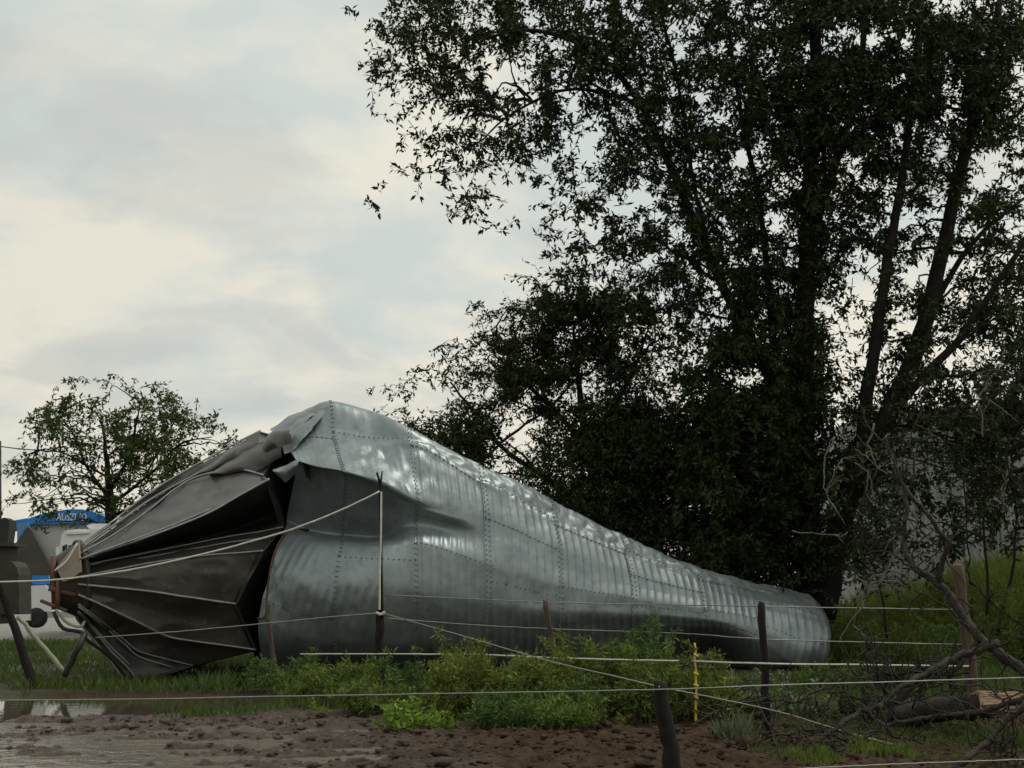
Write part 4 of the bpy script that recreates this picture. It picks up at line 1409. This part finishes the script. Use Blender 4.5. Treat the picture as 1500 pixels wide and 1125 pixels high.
weed('tiny pale sprig in the mud left of the lime-green bush', 470, 1044, 1022, 26, M['weed_bright'], 'broad', 7, 19, 'sprig', 'small_sprig')
weed('small yellow sprig at the mud edge left of the near post', 912, 1068, 1040, 30, M['weed_yellow'], 'broad', 8, 20, 'sprig', 'small_sprig')
weed('low weeds between the bright bush and the tall yellow weed', 660, 1040, 985, 80, M['weed_blue'], 'fern', 22, 21)


for i, (lab, a_, c_, top_, w_, mm, st_) in enumerate([
        ('feathery green weed left of the lime-green bush', 540, 1040, 985, 90, 'weed', 'fern'),
        ('yellow-green feathery weed right of the lime-green bush', 668, 1054, 945, 90, 'weed_yellow', 'fern'),
        ('upright feathery weed just left of the leaning slim post', 795, 1048, 938, 90, 'weed_yellow', 'fern'),
        ('upright green weed just right of the leaning slim post', 868, 1044, 930, 95, 'weed', 'fern'),
        ('pointed green weed in front of the tallest dark weed', 955, 1056, 955, 90, 'weed', 'fern'),
        ('pale feathery weed between the yellow stake and the dark upright post', 1085, 1046, 985, 80, 'weed_pale', 'fern'),
        ('low fringe of weeds on the mud edge below the leaning slim post', 820, 1064, 1015, 120, 'weed', 'fern'),
        ('low fringe of weeds on the mud edge below the tall yellow weed', 735, 1066, 1010, 110, 'weed_blue', 'fern'),
        ('wispy weeds at the puddle end under the torn wall', 455, 1026, 975, 90, 'weed', 'fern'),
        ('tangled green weeds between the silo rim and the dead twigs', 1268, 962, 892, 110, 'weed', 'fern'),
        ('leafy weeds on the bank below the shed wall', 1335, 950, 872, 120, 'weed_yellow', 'fern'),
        ('dark weeds crowding behind the thick brown post', 1392, 975, 905, 120, 'weed_blue', 'fern'),
        ('tall yellow-green shoots on the bank right of the thick brown post', 1462, 925, 832, 120, 'weed_yellow', 'fern'),
        ('bright weeds on the bank at the right frame edge', 1500, 945, 850, 110, 'weed', 'fern'),
        ('low dark weeds below the silo rim', 1215, 1010, 965, 110, 'weed_blue', 'fern'),
        ('shaded weeds behind the brush heap', 1330, 1000, 945, 120, 'leaf_dull', 'fern')]):
    weed(lab, a_, c_, top_, w_, M[mm], st_, 34, 60 + i, depth={1268: 29.0, 1335: 30.0, 1392: 26.0, 1462: 30.5, 1500: 27.0, 1330: 21.0}.get(a_))


# grass as one mass
def blades(name, label, regions, m, seed):
    r = np.random.default_rng(seed)
    bs, ds, ls, ws = [], [], [], []
    for (x0, x1, y0, y1, n, h0, h1, fn) in regions:
        x = r.uniform(x0, x1, n)
        y = r.uniform(y0, y1, n)
        d = vn2(x, y, 0.9, 3, 70 + seed) + r.uniform(-0.35, 0.35, n)
        k = (d > -0.1)
        if fn is not None:
            k &= fn(x, y)
        x, y = x[k], y[k]
        z_ = height(x, y)
        k = z_ > WZ + 0.01
        x, y, z_ = x[k], y[k], z_[k]
        n = len(x)
        bs.append(np.stack([x, y, z_ - 0.01], -1))
        a = r.uniform(0, 6.283, n)
        ds.append(np.stack([np.cos(a) * 0.5, np.sin(a) * 0.5, r.uniform(0.6, 1.2, n)], -1))
        cl = np.clip(0.75 + 0.9 * vn2(x, y, 0.7, 3, 170 + seed), 0.3, 1.6)
        ls.append(r.uniform(h0, h1, n) * cl)
        ws.append(r.uniform(0.010, 0.024, n) * (1 + y / 60))
    bs, ds = np.vstack(bs), np.vstack(ds)
    lv, lf = leaf_mesh(bs, ds, r.normal(size=bs.shape), np.concatenate(ls), np.concatenate(ws))
    tag(obj(name, lv, lf, m), label, 'grass', kind='stuff')


blades('verge_grass', 'dark green grass along the foot of the silo and the verge', [
    (-9, 8, 19.5, 25.0, 30000, 0.06, 0.34, lambda x, y: (x > -2) | (vn2(x, y, 1.4, 3, 190) > 0.02)),
    (-5, 8, 17.6, 20.5, 26000, 0.05, 0.24, lambda x, y: y > 17.9 + 0.5 * np.sin(x * 1.7)),
    (-22, -5, 23.5, 48.0, 60000, 0.10, 0.34, None),
    (2.5, 8, 12.6, 18, 15000, 0.04, 0.16, lambda x, y: x > 2.2 + (y - 12.5) * 0.1 + 0.7 * np.sin(y * 2.3)),
    (7, 16, 19.0, 30, 22000, 0.10, 0.40, None)], M['grass'], 1)
blades('bank_grass', 'tall yellow-green grass on the bank at the right', [
    (6.5, 20, 28.5, 40.0, 80000, 0.25, 1.1, None)], M['grass_y'], 2)

# ------------------------------------------------------------------ fallen branches and log
def branch(name, label, cat, parts, m, group=None, twigs=0, seed=0, tw_len=0.5, tm=None):
    """parts: list of (pixel polyline with depth, r0, r1)"""
    r = np.random.default_rng(5000 + seed)
    base = P(*parts[0][0][0])
    root = empty(name, base, label, cat, group)
    allq = []
    for i, (pts, r0, r1) in enumerate(parts):
        q = np.array([P(*z_) for z_ in pts])
        for lev in range(3):
            seg = np.diff(q, axis=0)
            mid = (q[1:] + q[:-1]) / 2 + r.normal(size=seg.shape) * 0.055 * np.linalg.norm(seg, axis=1)[:, None]
            o_ = np.empty((len(q) + len(mid), 3))
            o_[0::2], o_[1::2] = q, mid
            q = o_
        rad = 0.78 * np.linspace(r0, r1, len(q)) * (1 + 0.10 * r.normal(size=len(q)).clip(-1.5, 1.5))
        MB().tube(q, rad, 8).build('stem' if i == 0 else 'side_branch', m, root, True)
        allq.append(q)
    if twigs:
        allq = np.vstack(allq)
        mb = MB()
        for _ in range(twigs):
            s_ = allq[r.integers(2, len(allq))]
            d = unit(r.normal(size=3) * np.array([1, 0.7, 0.9]) + np.array([0, 0, 0.15]))
            ln = tw_len * r.uniform(0.4, 1.3)
            pts = [s_]
            for k in range(4):
                d = unit(d + r.normal(size=3) * 0.35)
                pts.append(pts[-1] + d * ln / 4)
            q = cr(pts, 9)
            mb.tube(q, np.linspace(0.012, 0.004, 9), 4, False)
            if r.random() < 0.7:
                d2 = unit(d + r.normal(size=3) * 0.8)
                mb.tube(cr([q[4], q[4] + d2 * ln * 0.25, q[4] + d2 * ln * 0.45 + r.normal(size=3) * 0.05], 6), np.linspace(0.009, 0.003, 6), 4, False)
        mb.build('twigs', tm or m, root, True)['kind'] = 'stuff'
    return root


E = 16.0
branch('fallen_branch', 'large forked grey dead branch rising up to the left from the right edge', 'branch', [
    ([(1530, 1010, 15.2), (1490, 975, 15.4), (1455, 948, 15.6), (1425, 922, 15.8), (1398, 885, 16), (1378, 858, 16.1), (1348, 838, 16.3), (1328, 815, 16.5), (1324, 770, 16.6), (1326, 730, 16.7), (1312, 692, 16.8)], 0.095, 0.03),
    ([(1378, 860, 16.1), (1381, 822, 16.0), (1391, 796, 15.9), (1368, 765, 15.9), (1340, 735, 16), (1318, 700, 16.1), (1306, 668, 16.2), (1282, 636, 16.4), (1266, 600, 16.6)], 0.052, 0.012),
    ([(1326, 735, 16.7), (1340, 700, 16.7), (1332, 650, 16.7), (1350, 600, 16.8), (1346, 560, 16.8)], 0.024, 0.006),
    ([(1389, 797, 15.9), (1389, 778, 15.9)], 0.022, 0.012),
    ([(1360, 845, 16.2), (1300, 808, 16.0), (1262, 812, 16.0)], 0.018, 0.006),
    ([(1430, 925, 15.8), (1370, 880, 15.5), (1310, 842, 15.3)], 0.016, 0.006)],
    M['deadwood'], None, 36, 1, 0.6)
branch('fallen_branch', 'long brown branch lying diagonally down to the bottom edge', 'branch', [
    ([(1462, 942, 15.0), (1425, 955, 14.9), (1380, 974, 14.7), (1320, 1005, 14.4), (1260, 1040, 14.0), (1200, 1085, 13.4), (1130, 1132, 12.6)], 0.062, 0.028),
    ([(1300, 1015, 14.3), (1285, 990, 14.2), (1270, 960, 14.1)], 0.02, 0.007),
    ([(1225, 1065, 13.7), (1180, 1078, 13.7), (1150, 1112, 13.5)], 0.022, 0.008)], M['deadwood'], None, 36, 2, 0.5)
branch('fallen_branch', 'wavy dark branch lying in front of the log', 'branch', [
    ([(1530, 1012, 13.6), (1490, 1028, 13.6), (1440, 1042, 13.7), (1390, 1048, 13.8), (1335, 1056, 13.9), (1300, 1064, 14), (1278, 1052, 14), (1262, 1032, 14.1)], 0.045, 0.018)], M['deadwood'], None, 26, 3, 0.5)
branch('fallen_branch', 'thick branch end crossing the bottom right corner', 'branch', [
    ([(1515, 1005, 12.6), (1480, 1050, 12.5), (1440, 1092, 12.4), (1395, 1130, 12.2)], 0.04, 0.045),
    ([(1450, 1080, 12.4), (1475, 1105, 12.3), (1505, 1130, 12.2)], 0.014, 0.008)], M['deadwood'], None, 20, 4, 0.5)
branch('fallen_branch', 'thin arched branch curving over the silvery grass tuft', 'branch', [
    ([(1212, 995, 15.5), (1172, 1027, 15.0), (1130, 1026, 14.8), (1088, 1028, 14.6), (1045, 1044, 14.4), (998, 1074, 14.2)], 0.024, 0.010)], M['deadwood'], None, 20, 5, 0.45)
branch('dead_twig', 'pale bleached twigs slanting down left of the forked branch', 'twig', [
    ([(1318, 800, 17.0), (1298, 838, 17), (1268, 878, 17), (1245, 912, 17), (1230, 938, 17)], 0.024, 0.008),
    ([(1296, 842, 17), (1270, 858, 17), (1258, 890, 17), (1250, 918, 17)], 0.014, 0.006),
    ([(1300, 835, 17), (1330, 842, 17), (1348, 850, 17)], 0.012, 0.005)], M['deadpale'], None, 8, 6, 0.4)
branch('dead_twig', 'curling bare vine hanging before the dark trunk', 'twig', [
    ([(1222, 640, 25), (1210, 665, 25), (1208, 700, 25), (1216, 735, 25), (1238, 770, 25)], 0.026, 0.012),
    ([(1212, 722, 25), (1222, 690, 25), (1230, 678, 25)], 0.018, 0.008),
    ([(1280, 620, 24), (1270, 650, 24), (1285, 685, 24), (1300, 695, 24)], 0.028, 0.012),
    ([(1252, 658, 24), (1268, 668, 24), (1285, 684, 24)], 0.02, 0.009),
    ([(1252, 678, 24), (1272, 692, 24), (1268, 720, 24), (1290, 745, 24)], 0.018, 0.008),
    ([(1160, 778, 26), (1190, 780, 26), (1232, 786, 26)], 0.022, 0.010)], M['deadpale'], None, 10, 7, 0.6)
branch('dead_twig', 'black bent twig hanging right of the thick brown post', 'twig', [
    ([(1411, 700, 19), (1416, 780, 19), (1421, 820, 19), (1420, 852, 19), (1450, 880, 19), (1480, 905, 19), (1520, 930, 19)], 0.02, 0.014),
    ([(1480, 640, 20), (1478, 690, 20), (1488, 715, 20), (1510, 740, 20)], 0.02, 0.014)], M['bark'], None, 8, 8, 0.5)
branch('dead_twig', 'grey broken twigs scattered upright at the right edge', 'twig', [
    ([(1440, 640, 23), (1432, 590, 23), (1445, 560, 23), (1470, 535, 23)], 0.02, 0.008),
    ([(1450, 585, 23), (1470, 602, 23), (1492, 618, 23)], 0.016, 0.008),
    ([(1442, 565, 23), (1430, 545, 23)], 0.012, 0.006),
    ([(1478, 668, 22), (1474, 700, 22), (1470, 745, 22)], 0.022, 0.010)], M['deadpale'], None, 10, 9, 0.5)

for i, (lab, pts_) in enumerate([
        ('thin bare twig lying flat below the dark upright post', [(1250, 1092, 13.5), (1190, 1072, 13.6), (1130, 1078, 13.7), (1085, 1098, 13.6)]),
        ('thin fallen twig crossing behind the long brown branch', [(1390, 1010, 15.2), (1320, 1032, 15.0), (1250, 1020, 15.2), (1180, 1000, 15.6)]),
        ('crooked fallen twig over the bright grass', [(1350, 1090, 13.0), (1290, 1070, 13.2), (1225, 1100, 13.0), (1180, 1128, 12.6)]),
        ('upright broken twig beside the brush heap', [(1272, 1060, 14.8), (1262, 1010, 14.9), (1285, 965, 15.0), (1262, 930, 15.1)]),
        ('bare twig arching over the log', [(1500, 1060, 13.4), (1440, 1005, 13.8), (1380, 1000, 14.0), (1330, 1030, 14.2)])]):
    branch('fallen_twig', lab, 'twig', [(pts_, 0.017, 0.006)], M['deadwood'], None, 16, 30 + i, 0.5)

# brush heap of roots behind the log
hp = branch('brush_heap', 'dark heap of roots and broken twigs behind the log', 'brush heap', [
    ([(1300, 1062, 15.6), (1330, 1010, 15.8), (1370, 980, 16), (1410, 965, 16.2)], 0.07, 0.03),
    ([(1340, 1060, 15.8), (1350, 1000, 16), (1345, 960, 16)], 0.06, 0.02),
    ([(1310, 1050, 16), (1290, 1000, 16), (1300, 975, 16.2)], 0.05, 0.015),
    ([(1400, 1050, 16), (1390, 990, 16), (1420, 955, 16.2), (1445, 940, 16.3)], 0.05, 0.02),
    ([(1290, 985, 16), (1350, 978, 16), (1420, 985, 16)], 0.035, 0.02)], M['bark'], None, 70, 10, 0.45, M['deadwood'])
logr = empty('fallen_log', P(1400, 1055, 14.6), 'broken grey log with a reddish splintered end at the right edge', 'log')
q = cr([P(1318, 1052, 15.6), P(1370, 1040, 15.3), P(1430, 1034, 14.9), P(1450, 1030, 14.8)], 16)
MB().tube(q, 0.15 * (1 + 0.10 * rng.normal(size=16)), 14).build('log_bark', M['deadwood'], logr, True)
sp = MB()
for i in range(26):
    a = rng.uniform(0, 6.28)
    rr = 0.125 * math.sqrt(rng.random())
    o_ = np.array([0, rr * math.cos(a), rr * math.sin(a)])
    ln = rng.uniform(0.25, 0.75)
    s_ = q[-1] + o_ + np.array([-0.15, 0, 0])
    sp.tube(cr([s_, s_ + np.array([ln * .6, -0.02, 0.01]), s_ + np.array([ln, -0.05, 0.05 * rng.normal()])], 5), np.linspace(0.05, 0.012, 5), 5)
sp.build('splintered_end', M['splint'], logr, False)

# ------------------------------------------------------------------ groups of repeats
GROUPS = {'fence_post': 'posts of the wire fence', 'fence_wire': 'wires of the fence', 'fence_tape': 'white fence tapes',
          'weed_plant': 'weeds growing along the fence', 'leafy_bush': 'small bright bushes at the mud edge', 'bramble_bush': 'brambles by the fallen branches',
          'grass_tuft': 'grass tufts at the right', 'small_sprig': 'sprigs at the mud edge', 'fallen_branch': 'fallen branches at the right',
          'fallen_twig': 'fallen twigs at the right', 'dead_twig': 'dead twigs at the right', 'leaning_pole': 'poles propped left of the hopper', 'leafy_tree': 'dark trees behind the silo'}
for o in list(scene.objects):
    st_ = o.name.split('.')[0]
    if o.parent is None and st_ in GROUPS:
        o['group'] = GROUPS[st_]
